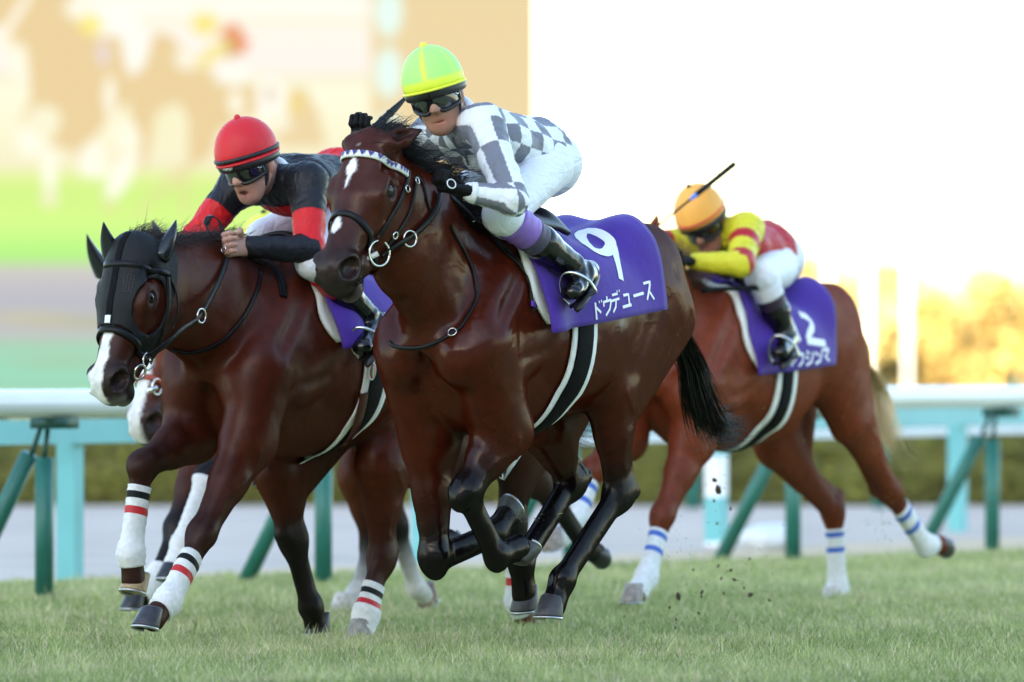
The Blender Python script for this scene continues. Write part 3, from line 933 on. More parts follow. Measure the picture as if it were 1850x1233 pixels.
    H.bvh = BVHTree.FromPolygons([tuple(v) for v in V.tolist()], Q.tolist())
    # eyes
    for sg in (1, -1):
        b = MB(); b.sphere(hp(.20, sg * .0805, -.058), .0215 * hs, 16, 10)
        b.build('eye', M_eye, H.root)
    # hooves
    for nm, lg in legs.items():
        FT, HF = np.array(lg['j'][2], float), np.array(lg['j'][3], float)
        hoof(H, FT, HF, lg, g)
    return H

M_eye = mat('eye_dark', (.006, .004, .003), .04, spec=.6)
M_shoe = mat('shoe_metal', (.45, .45, .46), .35, metal=1.0)
HOOF_M = {}
def hoof(H, FT, HF, lg, g=1.0):
    d = (HF - FT); d /= np.linalg.norm(d)
    # toe direction: given, or forward of the pastern
    toe = np.array(lg.get('toe', (1, 0, -.2)), float)
    toe = toe - d * toe.dot(d) * .0
    toe /= np.linalg.norm(toe)
    # sole normal
    s = np.array(lg.get('sole', d), float); s /= np.linalg.norm(s)
    toe = toe - s * toe.dot(s); toe /= np.linalg.norm(toe)
    sd = np.cross(s, toe)
    c = np.array(HF)
    n = 22; V = []; F = []
    rings = [(-.075, .034, .036, -.022), (-.066, .041, .044, -.016), (-.03, .046, .050, -.004), (.0, .050, .057, .008), (.006, .049, .056, .008)]
    g *= .83
    for t, rs, rf, off in rings:
        for k in range(n):
            an = 2 * math.pi * k / n
            ct, st = math.cos(an), math.sin(an)
            rr = rf if ct > 0 else rf * .78
            V.append(c + (s * t + toe * (ct * rr + off) + sd * (st * rs)) * g)
    for i in range(len(rings) - 1):
        for k in range(n):
            F.append((i * n + k, i * n + (k + 1) % n, (i + 1) * n + (k + 1) % n, (i + 1) * n + k))
    F.append(tuple(range(n - 1, -1, -1))); F.append(tuple(4 * n + k for k in range(n)))
    col = lg.get('hoof', (.05, .045, .05))
    key = tuple(col)
    if key not in HOOF_M: HOOF_M[key] = mat('hoof_horn', col, .45, vary=.35, vscale=40)
    o = mesh_obj('hoof', V, F, HOOF_M[key], H.root)
    # shoe: a horseshoe bar under the wall
    P = []
    for k in range(-9, 10):
        an = k / 9 * 2.45
        P.append(c + (s * .010 + toe * (math.cos(an) * .052 * (1 if math.cos(an) > 0 else .8) + .008) + sd * math.sin(an) * .046) * g)
    MB().tube(P, .0065, 6).build('shoe', M_shoe, o)

def coat_mat(name, rough=.19, gloss=.85):
    m = bpy.data.materials.new(name); m.use_nodes = True
    t = m.node_tree; p = t.nodes['Principled BSDF']
    a = t.nodes.new('ShaderNodeAttribute'); a.attribute_name = 'coat'
    tc = t.nodes.new('ShaderNodeTexCoord')
    n = t.nodes.new('ShaderNodeTexNoise'); n.inputs['Scale'].default_value = 26; n.inputs['Detail'].default_value = 6
    t.links.new(tc.outputs['Object'], n.inputs['Vector'])
    mr = t.nodes.new('ShaderNodeMapRange'); mr.inputs[1].default_value = .3; mr.inputs[2].default_value = .7; mr.inputs[3].default_value = .82; mr.inputs[4].default_value = 1.18
    t.links.new(n.outputs[0], mr.inputs[0])
    mx = t.nodes.new('ShaderNodeVectorMath'); mx.operation = 'SCALE'
    t.links.new(a.outputs['Color'], mx.inputs[0]); t.links.new(mr.outputs[0], mx.inputs['Scale'])
    # roughness varies with the lie of the hair and sweat
    n3 = t.nodes.new('ShaderNodeTexNoise'); n3.inputs['Scale'].default_value = 7; n3.inputs['Detail'].default_value = 3
    t.links.new(tc.outputs['Object'], n3.inputs['Vector'])
    m3 = t.nodes.new('ShaderNodeMapRange'); m3.inputs[1].default_value = .3; m3.inputs[2].default_value = .7; m3.inputs[3].default_value = rough - .06; m3.inputs[4].default_value = rough + .12
    t.links.new(n3.outputs[0], m3.inputs[0])
    # veins, ribs and muscle relief, then hair grain
    v = t.nodes.new('ShaderNodeTexNoise'); v.inputs['Scale'].default_value = 7; v.inputs['Detail'].default_value = 1.5; v.inputs['Distortion'].default_value = .3
    t.links.new(tc.outputs['Object'], v.inputs['Vector'])
    b1 = t.nodes.new('ShaderNodeBump'); b1.inputs['Strength'].default_value = .6; b1.inputs['Distance'].default_value = .016
    t.links.new(v.outputs[0], b1.inputs['Height'])
    # a faint net of veins under the skin: thin ridges where a slow noise crosses its middle value
    prev = b1
    for sc, sd_ in ((4.2, 0.0), (7.5, 3.7)):
        mv = t.nodes.new('ShaderNodeMapping'); mv.inputs['Location'].default_value = (sd_, sd_ * 2, sd_ * .5)
        t.links.new(tc.outputs['Object'], mv.inputs['Vector'])
        vn = t.nodes.new('ShaderNodeTexNoise'); vn.inputs['Scale'].default_value = sc; vn.inputs['Detail'].default_value = 1.5; vn.inputs['Distortion'].default_value = .5
        t.links.new(mv.outputs[0], vn.inputs['Vector'])
        sb = t.nodes.new('ShaderNodeMath'); sb.operation = 'SUBTRACT'; sb.inputs[1].default_value = .5; t.links.new(vn.outputs[0], sb.inputs[0])
        ab = t.nodes.new('ShaderNodeMath'); ab.operation = 'ABSOLUTE'; t.links.new(sb.outputs[0], ab.inputs[0])
        rm_ = t.nodes.new('ShaderNodeMapRange'); rm_.interpolation_type = 'SMOOTHSTEP'; rm_.inputs[1].default_value = 0; rm_.inputs[2].default_value = .03; rm_.inputs[3].default_value = 1; rm_.inputs[4].default_value = 0
        t.links.new(ab.outputs[0], rm_.inputs[0])
        bv_ = t.nodes.new('ShaderNodeBump'); bv_.inputs['Strength'].default_value = .06; bv_.inputs['Distance'].default_value = .006
        t.links.new(rm_.outputs[0], bv_.inputs['Height']); t.links.new(prev.outputs[0], bv_.inputs['Normal']); prev = bv_
    b1 = prev
    mp = t.nodes.new('ShaderNodeMapping'); mp.inputs['Scale'].default_value = (60, 220, 220)
    t.links.new(tc.outputs['Object'], mp.inputs['Vector'])
    g = t.nodes.new('ShaderNodeTexNoise'); g.inputs['Scale'].default_value = 1.0; g.inputs['Detail'].default_value = 3
    t.links.new(mp.outputs[0], g.inputs['Vector'])
    b2 = t.nodes.new('ShaderNodeBump'); b2.inputs['Strength'].default_value = .12; b2.inputs['Distance'].default_value = .002
    t.links.new(g.outputs[0], b2.inputs['Height']); t.links.new(b1.outputs[0], b2.inputs['Normal'])
    # skin and hair: a diffuse body with a thin sweat gloss (weak, so the pale sky does not wash the coat out)
    df = t.nodes.new('ShaderNodeBsdfDiffuse'); gl = t.nodes.new('ShaderNodeBsdfGlossy')
    fr = t.nodes.new('ShaderNodeFresnel'); fr.inputs['IOR'].default_value = 1.33
    mu = t.nodes.new('ShaderNodeMath'); mu.operation = 'MULTIPLY'; mu.inputs[1].default_value = gloss; mu.use_clamp = True
    mn = t.nodes.new('ShaderNodeMath'); mn.operation = 'MINIMUM'; mn.inputs[1].default_value = .029
    ms = t.nodes.new('ShaderNodeMixShader'); out = t.nodes['Material Output']
    t.links.new(mx.outputs[0], df.inputs['Color']); t.links.new(b2.outputs[0], df.inputs['Normal']); t.links.new(b2.outputs[0], gl.inputs['Normal']); t.links.new(b2.outputs[0], fr.inputs['Normal'])
    t.links.new(m3.outputs[0], gl.inputs['Roughness']); gl.inputs['Color'].default_value = (1, .95, .92, 1)
    t.links.new(fr.outputs[0], mu.inputs[0]); t.links.new(mu.outputs[0], mn.inputs[0]); t.links.new(mn.outputs[0], ms.inputs[0])
    t.links.new(df.outputs[0], ms.inputs[1]); t.links.new(gl.outputs[0], ms.inputs[2]); t.links.new(ms.outputs[0], out.inputs['Surface'])
    t.nodes.remove(p)
    return m

def strands(name, material, parent, roots, dirs, lens, widths, curl, droop, n=7, seed=1, wav=.02):
    """hair: tapering three sided tubes, one mesh"""
    r = np.random.default_rng(seed)
    k = len(roots); roots = np.asarray(roots, float); dirs = np.asarray(dirs, float)
    dirs = dirs / np.linalg.norm(dirs, axis=1, keepdims=True)
    V = np.zeros((k, n, 3, 3)); 
    ph = r.uniform(0, 6.28, (k, 2)); am = r.normal(0, wav, (k, 2))
    for i in range(n):
        t = i / (n - 1)
        c = roots + dirs * (lens * t)[:, None] + np.array(droop)[None] * (lens * t * t)[:, None] + curl * (t * t)
        c[:, 2] += am[:, 0] * np.sin(ph[:, 0] + t * 5) * t; c[:, 1] += am[:, 1] * np.sin(ph[:, 1] + t * 4) * t
        wd = widths * (1 - .93 * t)
        for q in range(3):
            an = 2.094 * q
            V[:, i, q] = c + np.stack([np.zeros(k), np.cos(an) * wd, np.sin(an) * wd], 1)
    V = V.reshape(-1, 3)
    b = (np.arange(k) * n * 3)[:, None]; F = []
    for i in range(n - 1):
        for q in range(3):
            F.append(b + np.array([[i * 3 + q, i * 3 + (q + 1) % 3, (i + 1) * 3 + (q + 1) % 3, (i + 1) * 3 + q]]))
    o = mesh_obj(name, V, np.concatenate(F), material, parent); o['kind'] = 'stuff'
    return o

M_coat9 = coat_mat('coat_dark_bay')
# ---- horse nine: dark bay, star and snip, all four feet gathered under it
def star_mark(H, V, C):
    q = V - H.hp(0, 0, 0)
    a, v, n = q @ H.ax / H.hl, q @ H.sd / H.hs, q @ H.nrm / H.hs
    front = (n > -.075) & (a > .05) & (a < .5)
    j = vnoise(V, 60, 4) * .006
    cen = -.006
    wid = np.interp(a, [.115, .13, .152, .185, .225, .28, .30, .345, .365, .39, .425, .445], [0, .013, .018, .009, .002, -.004, -.008, -.006, .010, .017, .010, -.01])
    t = (sstep(-.003, .004, wid - np.abs(v - cen + .012 * (a - .18)) + j * .8) * front)[:, None]
    C = C * (1 - t) + np.array((.80, .79, .78)) * t
    w0 = H.P(1113, 576, .29); dd = np.abs(V - w0) / np.array((.045, .1, .035))
    tt = (np.clip(1.25 - np.linalg.norm(dd, axis=1) + .5 * vnoise(V * np.array((1, 1, .4)), 70, 9), 0, 1) * .55)[:, None]      # dried sweat under the cloth
    C = C * (1 - tt) + np.array((.42, .40, .39)) * tt
    lip = (sstep(.50, .56, a) * (a < .7) * (np.abs(v) < .08) * sstep(-.135, -.165, n) * sstep(-.24, -.2, n) * .6)[:, None]
    return C * (1 - lip) + np.array((.15, .10, .095)) * lip
H9 = Horse(893, 397, 470, 'dark bay racehorse in front with a white star, purple cloth number 9', 'racehorse')
PAL9 = dict(coat=(.056, .0086, .0032), dark=(.015, .0043, .0030), point=(.0042, .0030, .0034), red=(.052, .0102, .0043), head=(.047, .0092, .0043), muzzle=(.022, .0145, .0140), mat=M_coat9)
p = H9.P
legs9 = {
 'fl': dict(j=[p(908, 778, .14), p(842, 890, .10), p(898, 1004, .12), p(950, 985, .13)], toe=(-1, 0, .2), sole=(-.55, .1, .9), hoof=(.04, .036, .036)),
 'fr': dict(j=[p(778, 800, -.15), p(786, 1008, -.13), p(893, 962, -.06), p(925, 925, -.05)], toe=(-.4, 0, 1), sole=(-.9, .2, .5), hoof=(.05, .05, .04)),
 'hl': dict(j=[p(1100, 695, .17), p(1118, 893, .15), p(1016, 1050, .13), p(993, 1112, .12)], toe=(1, 0, -.45), sole=(.1, 0, -1), hoof=(.040, .035, .038)),
 'hr': dict(j=[p(985, 765, -.13), p(1032, 872, -.13), p(942, 1018, -.12), p(950, 1098, -.12)], toe=(1, 0, -.9), sole=(-.15, 0, -1), hoof=(.036, .032, .033)),
}
build_body(H9, PAL9, legs9, dict(poll=p(664, 245, 0), muzzle=p(597, 440, .0), side=(0.0, 1, .02), ear_dir=[(-.55, .75, .35), (-.9, -.5, .25)], ear_len=.14, mark=star_mark), hl=.99, hs=1.33)

# ---- horse one on the left: bay in a black hood
def blaze_mark(H, V, C):
    q = V - H.hp(0, 0, 0)
    a, v, n = q @ H.ax / H.hl, q @ H.sd / H.hs, q @ H.nrm / H.hs
    front = (n > -.09) & (n < .05) & (a > .25) & (a < .68)
    j = vnoise(V, 40, 4) * .006
    cen = np.interp(a, [.3, .5, .58], [.0, -.008, -.02])
    wid = np.interp(a, [.24, .30, .40, .50, .56, .60], [.008, .014, .017, .022, .030, .030])
    t = (sstep(-.004, .004, wid - np.abs(v - cen) + j) * front)[:, None]
    C = C * (1 - t) + np.array((.78, .77, .76)) * t
    lip = (sstep(.575, .60, a) * (a < .7) * (np.abs(v) < .1) * (n < .05) * sstep(-.05, -.10, n) * sstep(-.24, -.2, n) * .45 )[:, None]
    return C * (1 - lip) + np.array((.35, .30, .29)) * lip
M_coat1 = coat_mat('coat_bay', .38)
H1 = Horse(503, 456, 450, 'bay racehorse on the left in a black hood with horn shaped ear covers')
PAL1 = dict(coat=(.066, .0110, .0040), dark=(.022, .0064, .0040), point=(.006, .0040, .0038), red=(.060, .0125, .0053), head=(.045, .0097, .0050), muzzle=(.022, .0150, .0145), mat=M_coat1)
p = H1.P
br1 = np.array((.026, .0068, .0042))
legs1 = {
 'fl': dict(j=[p(447, 800, .15), p(364, 968, .13), p(303, 1085, .13), p(266, 1132, .13)], toe=(1, 0, -.1), sole=(.25, 0, -1), hoof=(.035, .034, .042), point=br1, low=br1 * 1.4),
 'fr': dict(j=[p(345, 785, -.15), p(258, 842, -.13), p(237, 1000, -.13), p(243, 1068, -.13)], toe=(1, 0, -.25), sole=(.3, 0, -1), hoof=(.34, .24, .12), point=br1),
 'hl': dict(j=[p(690, 840, .17), p(690, 1008, .14), p(662, 1110, .14), p(650, 1150, .14)], toe=(1, 0, -.2), sole=(0, 0, -1), hoof=(.3, .28, .25), point=br1 * 1.2),
 'hr': dict(j=[p(505, 850, -.15), p(530, 975, -.14), p(562, 1095, -.13), p(574, 1142, -.13)], toe=(1, 0, -.2), sole=(0, 0, -1), hoof=(.012, .011, .012)),
}
build_body(H1, PAL1, legs1, dict(poll=p(231, 440, 0), muzzle=p(184, 640, .0), side=(0, 1, .03), mark=blaze_mark, ears=False), neck_mid=p(380, 545, 0), g=1.3, hl=1.0, hs=1.24, ng=1.45)

# ---- horse twelve on the right: chestnut
M_coat12 = coat_mat('coat_chestnut', .42)
H12 = Horse(1278, 508, 391, 'chestnut racehorse on the right with a flaxen tail and number 12 cloth')
ch = np.array((.158, .0295, .0098))
PAL12 = dict(coat=ch, dark=ch * .75, point=ch * .75, red=ch * 1.05, head=ch, muzzle=ch * .6, mat=M_coat12)
p = H12.P
legs12 = {
 'fl': dict(j=[p(1250, 800, .15), p(1197, 935, .13), p(1168, 1042, .13), p(1143, 1085, .13)], toe=(1, 0, 0), sole=(0, 0, -1), hoof=(.30, .25, .22)),
 'fr': dict(j=[p(1128, 790, -.15), p(1072, 850, -.12), p(1042, 935, -.12), p(1000, 985, -.12)], toe=(1, 0, -.5), sole=(-.3, 0, -1), hoof=(.30, .25, .22)),
 'hl': dict(j=[p(1535, 755, .17), p(1610, 890, .14), p(1672, 985, .14), p(1707, 985, .14)], toe=(.2, 0, -1), sole=(-1, 0, .1), hoof=(.06, .05, .05)),
 'hr': dict(j=[p(1400, 800, -.15), p(1505, 925, -.13), p(1513, 1062, -.12), p(1502, 1088, -.12)], toe=(1, 0, -.2), sole=(0, 0, -1), hoof=(.55, .53, .50)),
}
build_body(H12, PAL12, legs12, dict(poll=p(1142, 440, 0), muzzle=p(1085, 640, 0), side=(0, 1, 0), ear_len=.17), g=1.25, fat=.93, deep=1.02, h=.010)

# ---- horse behind the hooded one: bay with white bandages
M_coatd = coat_mat('coat_red_bay', .42)
HDD = Horse(585, 480, 404, 'bay racehorse half hidden behind the hooded horse, white face low under its chin')
cd = np.array((.10, .023, .0085))
PALD = dict(coat=cd, dark=cd * .5, point=(.008, .0065, .008), red=cd, head=cd * 1.1, muzzle=(.03, .022, .022), mat=M_coatd)
p = HDD.P
def face_d(H, V, C):
    q = V - H.hp(0, 0, 0); a, v, n = q @ H.ax / H.hl, q @ H.sd / H.hs, q @ H.nrm / H.hs
    t = (sstep(-.003, .003, .03 - np.abs(v + .012)) * (n > -.085) * (n < .05) * (a > .2) * (a < .7))[:, None]
    return C * (1 - t) + np.array((.7, .68, .66)) * t
legsd = {
 'fl': dict(j=[p(470, 800, .15), p(375, 862, .13), p(330, 985, .13), p(305, 1045, .13)], toe=(1, 0, -.5), sole=(.2, 0, -1), hoof=(.02, .02, .025)),
 'fr': dict(j=[p(365, 830, -.15), p(318, 955, -.13), p(284, 1040, -.13), p(240, 1098, -.13)], toe=(1, 0, -.2), sole=(.1, 0, -1), hoof=(.02, .02, .025)),
 'hl': dict(j=[p(690, 840, .17), p(716, 950, .14), p(752, 1060, .14), p(775, 1085, .14)], toe=(1, 0, -.6), sole=(-.6, 0, -1), hoof=(.2, .13, .1), low=np.array((.6, .58, .55))),
 'hr': dict(j=[p(650, 860, -.15), p(672, 985, -.14), p(642, 1075, -.13), p(618, 1100, -.13)], toe=(1, 0, -.2), sole=(0, 0, -1), hoof=(.6, .55, .5), low=np.array((.6, .58, .55))),
}
build_body(HDD, PALD, legsd, dict(poll=p(300, 515, 0), muzzle=p(252, 712, 0), side=(0, 1, 0), ears=False, mark=face_d), h=.015, g=1.2)

# ---- dark horse almost wholly hidden behind horse nine
HE = Horse(775, 525, 432, 'dark bay racehorse almost hidden behind the leader, bent hind legs showing between its legs')
PALE = dict(coat=(.030, .0068, .0036), dark=(.012, .004, .003), point=(.005, .004, .0042), red=(.04, .01, .005), mat=coat_mat('coat_brown', .4))
p = HE.P
legse = {
 'fl': dict(j=[p(800, 810, .15), p(775, 905, .13), p(797, 985, .13), p(815, 970, .13)], toe=(-1, 0, -.2), sole=(-.7, 0, .7), hoof=(.02, .02, .02)),
 'fr': dict(j=[p(770, 810, -.15), p(772, 905, -.13), p(785, 985, -.13), p(800, 975, -.13)], toe=(-1, 0, -.2), sole=(-.7, 0, .7), hoof=(.02, .02, .02)),
 'hl': dict(j=[p(935, 820, .16), p(930, 950, .14), p(934, 1085, .13), p(955, 1140, .13)], toe=(1, 0, -.2), sole=(0, 0, -1), hoof=(.12, .055, .03), low=np.array((.09, .03, .015))),
 'hr': dict(j=[p(935, 840, -.15), p(1000, 900, -.14), p(1060, 990, -.13), p(1085, 1003, -.13)], toe=(-.2, 0, -1), sole=(-1, 0, .1), hoof=(.02, .02, .02)),
}
build_body(HE, PALE, legse, dict(poll=p(700, 470, 0), muzzle=p(690, 620, 0), side=(0, 1, 0), ear_len=.1), h=.015, g=1.2)
# ------------------------------------------------------------------ tack and hair helpers
M_leather = mat('black_leather', (.0065, .0062, .0072), .38, spec=.22, bump=.15, bscale=160)
M_bleather = mat('dark_brown_leather', (.011, .007, .0058), .42, spec=.22, bump=.15, bscale=160)
M_metal = mat('bright_metal', (.72, .71, .69), .18, metal=1.0)
M_mane9 = mat('mane_black', (.0075, .0055, .0055), .42, spec=.35)
M_purple = mat('cloth_purple', (.050, .0105, .262), .75, sheen=.1, vary=.07, vscale=9, bump=.45, bscale=15, bdet=8)
M_padw = mat('pad_white', (.78, .78, .76), .8, vary=.05, vscale=20, bump=.2, bscale=200)
M_print = mat('print_white', (.82, .82, .84), .6)
M_web = mat('girth_web', (.0055, .0052, .0068), .7, spec=.1, bump=.3, bscale=400)
M_wrapw = mat('bandage_white', (.74, .74, .74), .8, vary=.10, vscale=45, bump=.4, bscale=120)
M_wrapk = mat('bandage_black', (.008, .0085, .010), .6, spec=.2)
M_wrapr = mat('bandage_red', (.50, .012, .018), .55)
M_wrapb = mat('bandage_blue', (.045, .13, .52), .55)

def ribbon(C, N, width, thick):
    """flat strap along points C with outward normals N"""
    C = np.asarray(C, float); N = np.asarray(N, float); n = len(C)
    w_ = width if hasattr(width, '__len__') else [width] * n
    V = []; F = []
    for i in range(n):
        t = C[min(i + 1, n - 1)] - C[max(i - 1, 0)]; t /= np.linalg.norm(t) + 1e-9
        nn = N[i] - t * N[i].dot(t); nn /= np.linalg.norm(nn) + 1e-9
        b = np.cross(nn, t)
        for sx, sz in ((-1, 0), (1, 0), (.82, 1), (-.82, 1)):
            V.append(C[i] + b * sx * w_[i] / 2 + nn * (sz * thick))
    for i in range(n - 1):
        for q in range(4):
            F.append((i * 4 + q, (i + 1) * 4 + q, (i + 1) * 4 + (q + 1) % 4, i * 4 + (q + 1) % 4))
    F.append((3, 2, 1, 0)); F.append(tuple((n - 1) * 4 + q for q in range(4)))
    return V, F

def surf_curve(H, pts, off=.003, bvh=None, n=7, snap=.05):
    """3-D curve through sighted points: (px,py) lies on the surface, (px,py,v) hangs free at v"""
    b = bvh or H.bvh; P = []; fixed = []
    for q in pts:
        if len(q) == 2:
            h = H.ray(q[0], q[1], b)
            if h[0] is None:
                if P: P.append(P[-1] + (H.P(q[0], q[1], P[-1][1]) - P[-1])); fixed.append(False)
                continue
            P.append(np.array(h[0])); fixed.append(True)
        else:
            P.append(H.P(*q)); fixed.append(False)
    C = crom(P, n)
    Cc = []; Nn = []
    for i, c in enumerate(C):
        k = min(i // n, len(fixed) - 2)
        h = b.find_nearest(Vector(c))
        on = fixed[k] and fixed[k + 1]
        nn = np.array(h[1])
        if nn.dot(np.array(H.cam) - c) < 0 and not on: nn = -nn
        if on and h[3] < snap: Cc.append(np.array(h[0]) + nn * off)
        else: Cc.append(np.array(c)); 
        Nn.append(nn)
    Cc = np.array(Cc); Nn = np.array(Nn)
    for _ in range(2):
        Cc[1:-1] = .25 * Cc[:-2] + .5 * Cc[1:-1] + .25 * Cc[2:]
        Nn[1:-1] = .25 * Nn[:-2] + .5 * Nn[1:-1] + .25 * Nn[2:]
    return Cc, Nn

def strap(H, name, pts, width, m, parent=None, thick=.004, off=.003, bvh=None, mirror=False, mb=None):
    C, N = surf_curve(H, pts, off, bvh)
    if mirror:
        o = H.hp(0, 0, 0)
        C = np.array([x - 2 * H.sd * ((x - o) @ H.sd) for x in C]); N = np.array([x - 2 * H.sd * (x @ H.sd) for x in N])
    V, F = ribbon(C, N, width, thick)
    b = mb or MB(); b.add(V, F)
    if mb is None:
        return b.build(name, m, parent or H.root)

def ring(H, c, e1, e2, a0, a1, off, n=48, R=.6, bvh=None):
    """points and normals where rays towards c meet the body, over the angles a0..a1 in the plane e1,e2"""
    b = bvh or H.bvh; C = []; N = []
    for i in range(n + 1):
        an = a0 + (a1 - a0) * i / n
        d = np.array(e1) * math.cos(an) + np.array(e2) * math.sin(an)
        h = b.ray_cast(Vector(np.array(c) + d * R), Vector(-d))
        if h[0] is None: continue
        C.append(np.array(h[0]) + np.array(h[1]) * off); N.append(np.array(h[1]))
    C = np.array(C); N = np.array(N)
    for _ in range(3):
        C[1:-1] = .25 * C[:-2] + .5 * C[1:-1] + .25 * C[2:]
    return C, N

def sheet_on_barrel(H, u0, u1, zc, f0, f1, off, nu=30, nf=44, ufun=None, wave=None, R=.75, rise=0.0):
    """cloth over the back: u from u0 to u1, angle f0..f1 about the line (u,0,W+zc)"""
    V = []; 
    for i in range(nu + 1):
        for j in range(nf + 1):
            s, t = i / nu, j / nf
            f = f0 + (f1 - f0) * t
            f = math.pi / 2 + (f - math.pi / 2) * (1 - rise * s)
            u = u0 + (u1 - u0) * s
            if ufun: u = ufun(s, t)
            d = np.array((0, math.cos(f), math.sin(f)))
            c = np.array((u, 0, H.W + zc))
            h = H.bvh.ray_cast(Vector(c + d * R), Vector(-d))
            p = np.array(h[0]) if h[0] is not None else c + d * .3
            o = off + (wave(s, t) if wave else 0)
            V.append(p + d * o)
    V = np.array(V).reshape(nu + 1, nf + 1, 3)
    for _ in range(4):
        V[1:-1, 1:-1] = .5 * V[1:-1, 1:-1] + .125 * (V[:-2, 1:-1] + V[2:, 1:-1] + V[1:-1, :-2] + V[1:-1, 2:])
    return V

def cloth_mesh(name, V, m, parent, thick=.006):
    a, b, _ = V.shape
    N = np.zeros_like(V)
    du = np.gradient(V, axis=0); dv = np.gradient(V, axis=1)
    N = np.cross(dv, du); N /= np.linalg.norm(N, axis=2, keepdims=True) + 1e-9
    c = V.mean((0, 1)) - np.array((0, 0, .3))
    if ((V - c) * N).sum() < 0: N = -N
    top = (V + N * thick).reshape(-1, 3); bot = V.reshape(-1, 3); n = a * b
    F = []
    for i in range(a - 1):
        for j in range(b - 1):
            q = (i * b + j, (i + 1) * b + j, (i + 1) * b + j + 1, i * b + j + 1)
            F.append(q); F.append(tuple(n + x for x in q[::-1]))
    per = [i * b for i in range(a)] + [(a - 1) * b + j for j in range(1, b)] + [i * b + b - 1 for i in range(a - 2, -1, -1)] + [j for j in range(b - 2, 0, -1)]
    for x, y in zip(per, per[1:] + per[:1]):
        F.append((x, y, n + y, n + x))
    VV = np.concatenate([top, bot])
    o = mesh_obj(name, VV, F, m, parent)
    bm = bmesh.new(); bm.from_mesh(o.data); bmesh.ops.recalc_face_normals(bm, faces=bm.faces); bm.to_mesh(o.data); bm.free()
    bv = BVHTree.FromPolygons([tuple(v) for v in VV.tolist()], F)
    return o, bv

def lettering(H, name, strokes, bvh, parent, m=None, off=.0025):
    b = MB()
    for w_, pts in strokes:
        P = crom(pts, 5) if len(pts) > 3 else [np.array(pts[0]) + (np.array(q) - np.array(pts[0])) * 1.0 for q in pts]
        if len(pts) <= 3:
            PP = []
            for x, y in zip(pts[:-1], pts[1:]): PP += [np.array(x) + (np.array(y) - np.array(x)) * k / 4 for k in range(4)]
            P = PP + [np.array(pts[-1], float)]
        C = []; N = []; 
        for q in P:
            h = H.ray(q[0], q[1], bvh)
            if h[0] is None: continue
            nn = np.array(h[1]); 
            if nn.dot(np.array(H.cam) - np.array(h[0])) < 0: nn = -nn
            C.append(np.array(h[0]) + nn * off); N.append(nn)
        if len(C) < 2: continue
        V, F = ribbon(C, N, w_, .0008); b.add(V, F)
    if b.v: return b.build(name, m or M_print, parent, False)

def hair_path(H, name, path, m, k, r0, r1, length_var=.35, seed=1, wid=.0035, parent=None, fray=1.0, n=11):
    """long hair along a path of local points: strands spread from r0 to r1 and end unevenly"""
    k = int(k * 1.35); wid = wid * .8
    r = np.random.default_rng(seed)
    C = np.array(crom(path, 8)); L = len(C)
    V = np.zeros((k, n, 3, 3))
    o = r.normal(size=(k, 3)); o /= np.maximum(np.linalg.norm(o, axis=1, keepdims=True), 1); o *= r.uniform(.2, 1, (k, 1))
    o2 = o + r.normal(0, .35 * fray, (k, 3))
    end = 1 - length_var * r.random(k) ** 1.5
    w0 = wid * r.uniform(.5, 1.3, k); ph = r.uniform(0, 6.28, k)
    for i in range(n):
        t = i / (n - 1) * end
        f = t * (L - 1); a = np.minimum(f.astype(int), L - 2); fr = (f - a)[:, None]
        c = C[a] * (1 - fr) + C[a + 1] * fr
        tt = (i / (n - 1))
        c = c + (o * r0 * (1 - tt) + o2 * r1 * tt) + np.stack([np.sin(ph + 5 * t), np.cos(ph * 2 + 4 * t), np.sin(ph * 3 + 6 * t)], 1) * .012 * tt
        wd = w0 * (1 - .9 * tt ** 2)
        for q in range(3):
            an = 2.094 * q
            V[:, i, q] = c + np.stack([np.cos(an) * wd, np.sin(an) * wd, np.cos(an + 1) * wd], 1)
    b = (np.arange(k) * n * 3)[:, None]; F = []
    for i in range(n - 1):
        for q in range(3):
            F.append(b + np.array([[i * 3 + q, i * 3 + (q + 1) % 3, (i + 1) * 3 + (q + 1) % 3, (i + 1) * 3 + q]]))
    o = mesh_obj(name, V.reshape(-1, 3), np.concatenate(F), m, parent or H.root); o['kind'] = 'stuff'
    return o

def mane(H, m, u0, u1, k, ln, dirv, seed=1, name='mane', droop=(0, 0, -.08), spread=.35, vj=.02):
    k = int(k * 1.7)
    r = np.random.default_rng(seed)
    u = r.uniform(u0, u1, k); v = r.normal(0, vj, k)
    R = []; 
    for a, b in zip(u, v):
        h = H.bvh.ray_cast(Vector((a, b, H.W + 1.2)), Vector((0, 0, -1)))
        R.append(np.array(h[0]) if h[0] is not None else np.array((a, b, H.W)))
    R = np.array(R) - np.array((0, 0, .012))
    D = np.array(dirv)[None] + r.normal(0, spread, (k, 3))
    return strands(name, m, H.root, R, D, ln * r.uniform(.45, 1.1, k), r.uniform(.0013, .0032, k), np.zeros((k, 3)), droop, seed=seed, wav=.02)

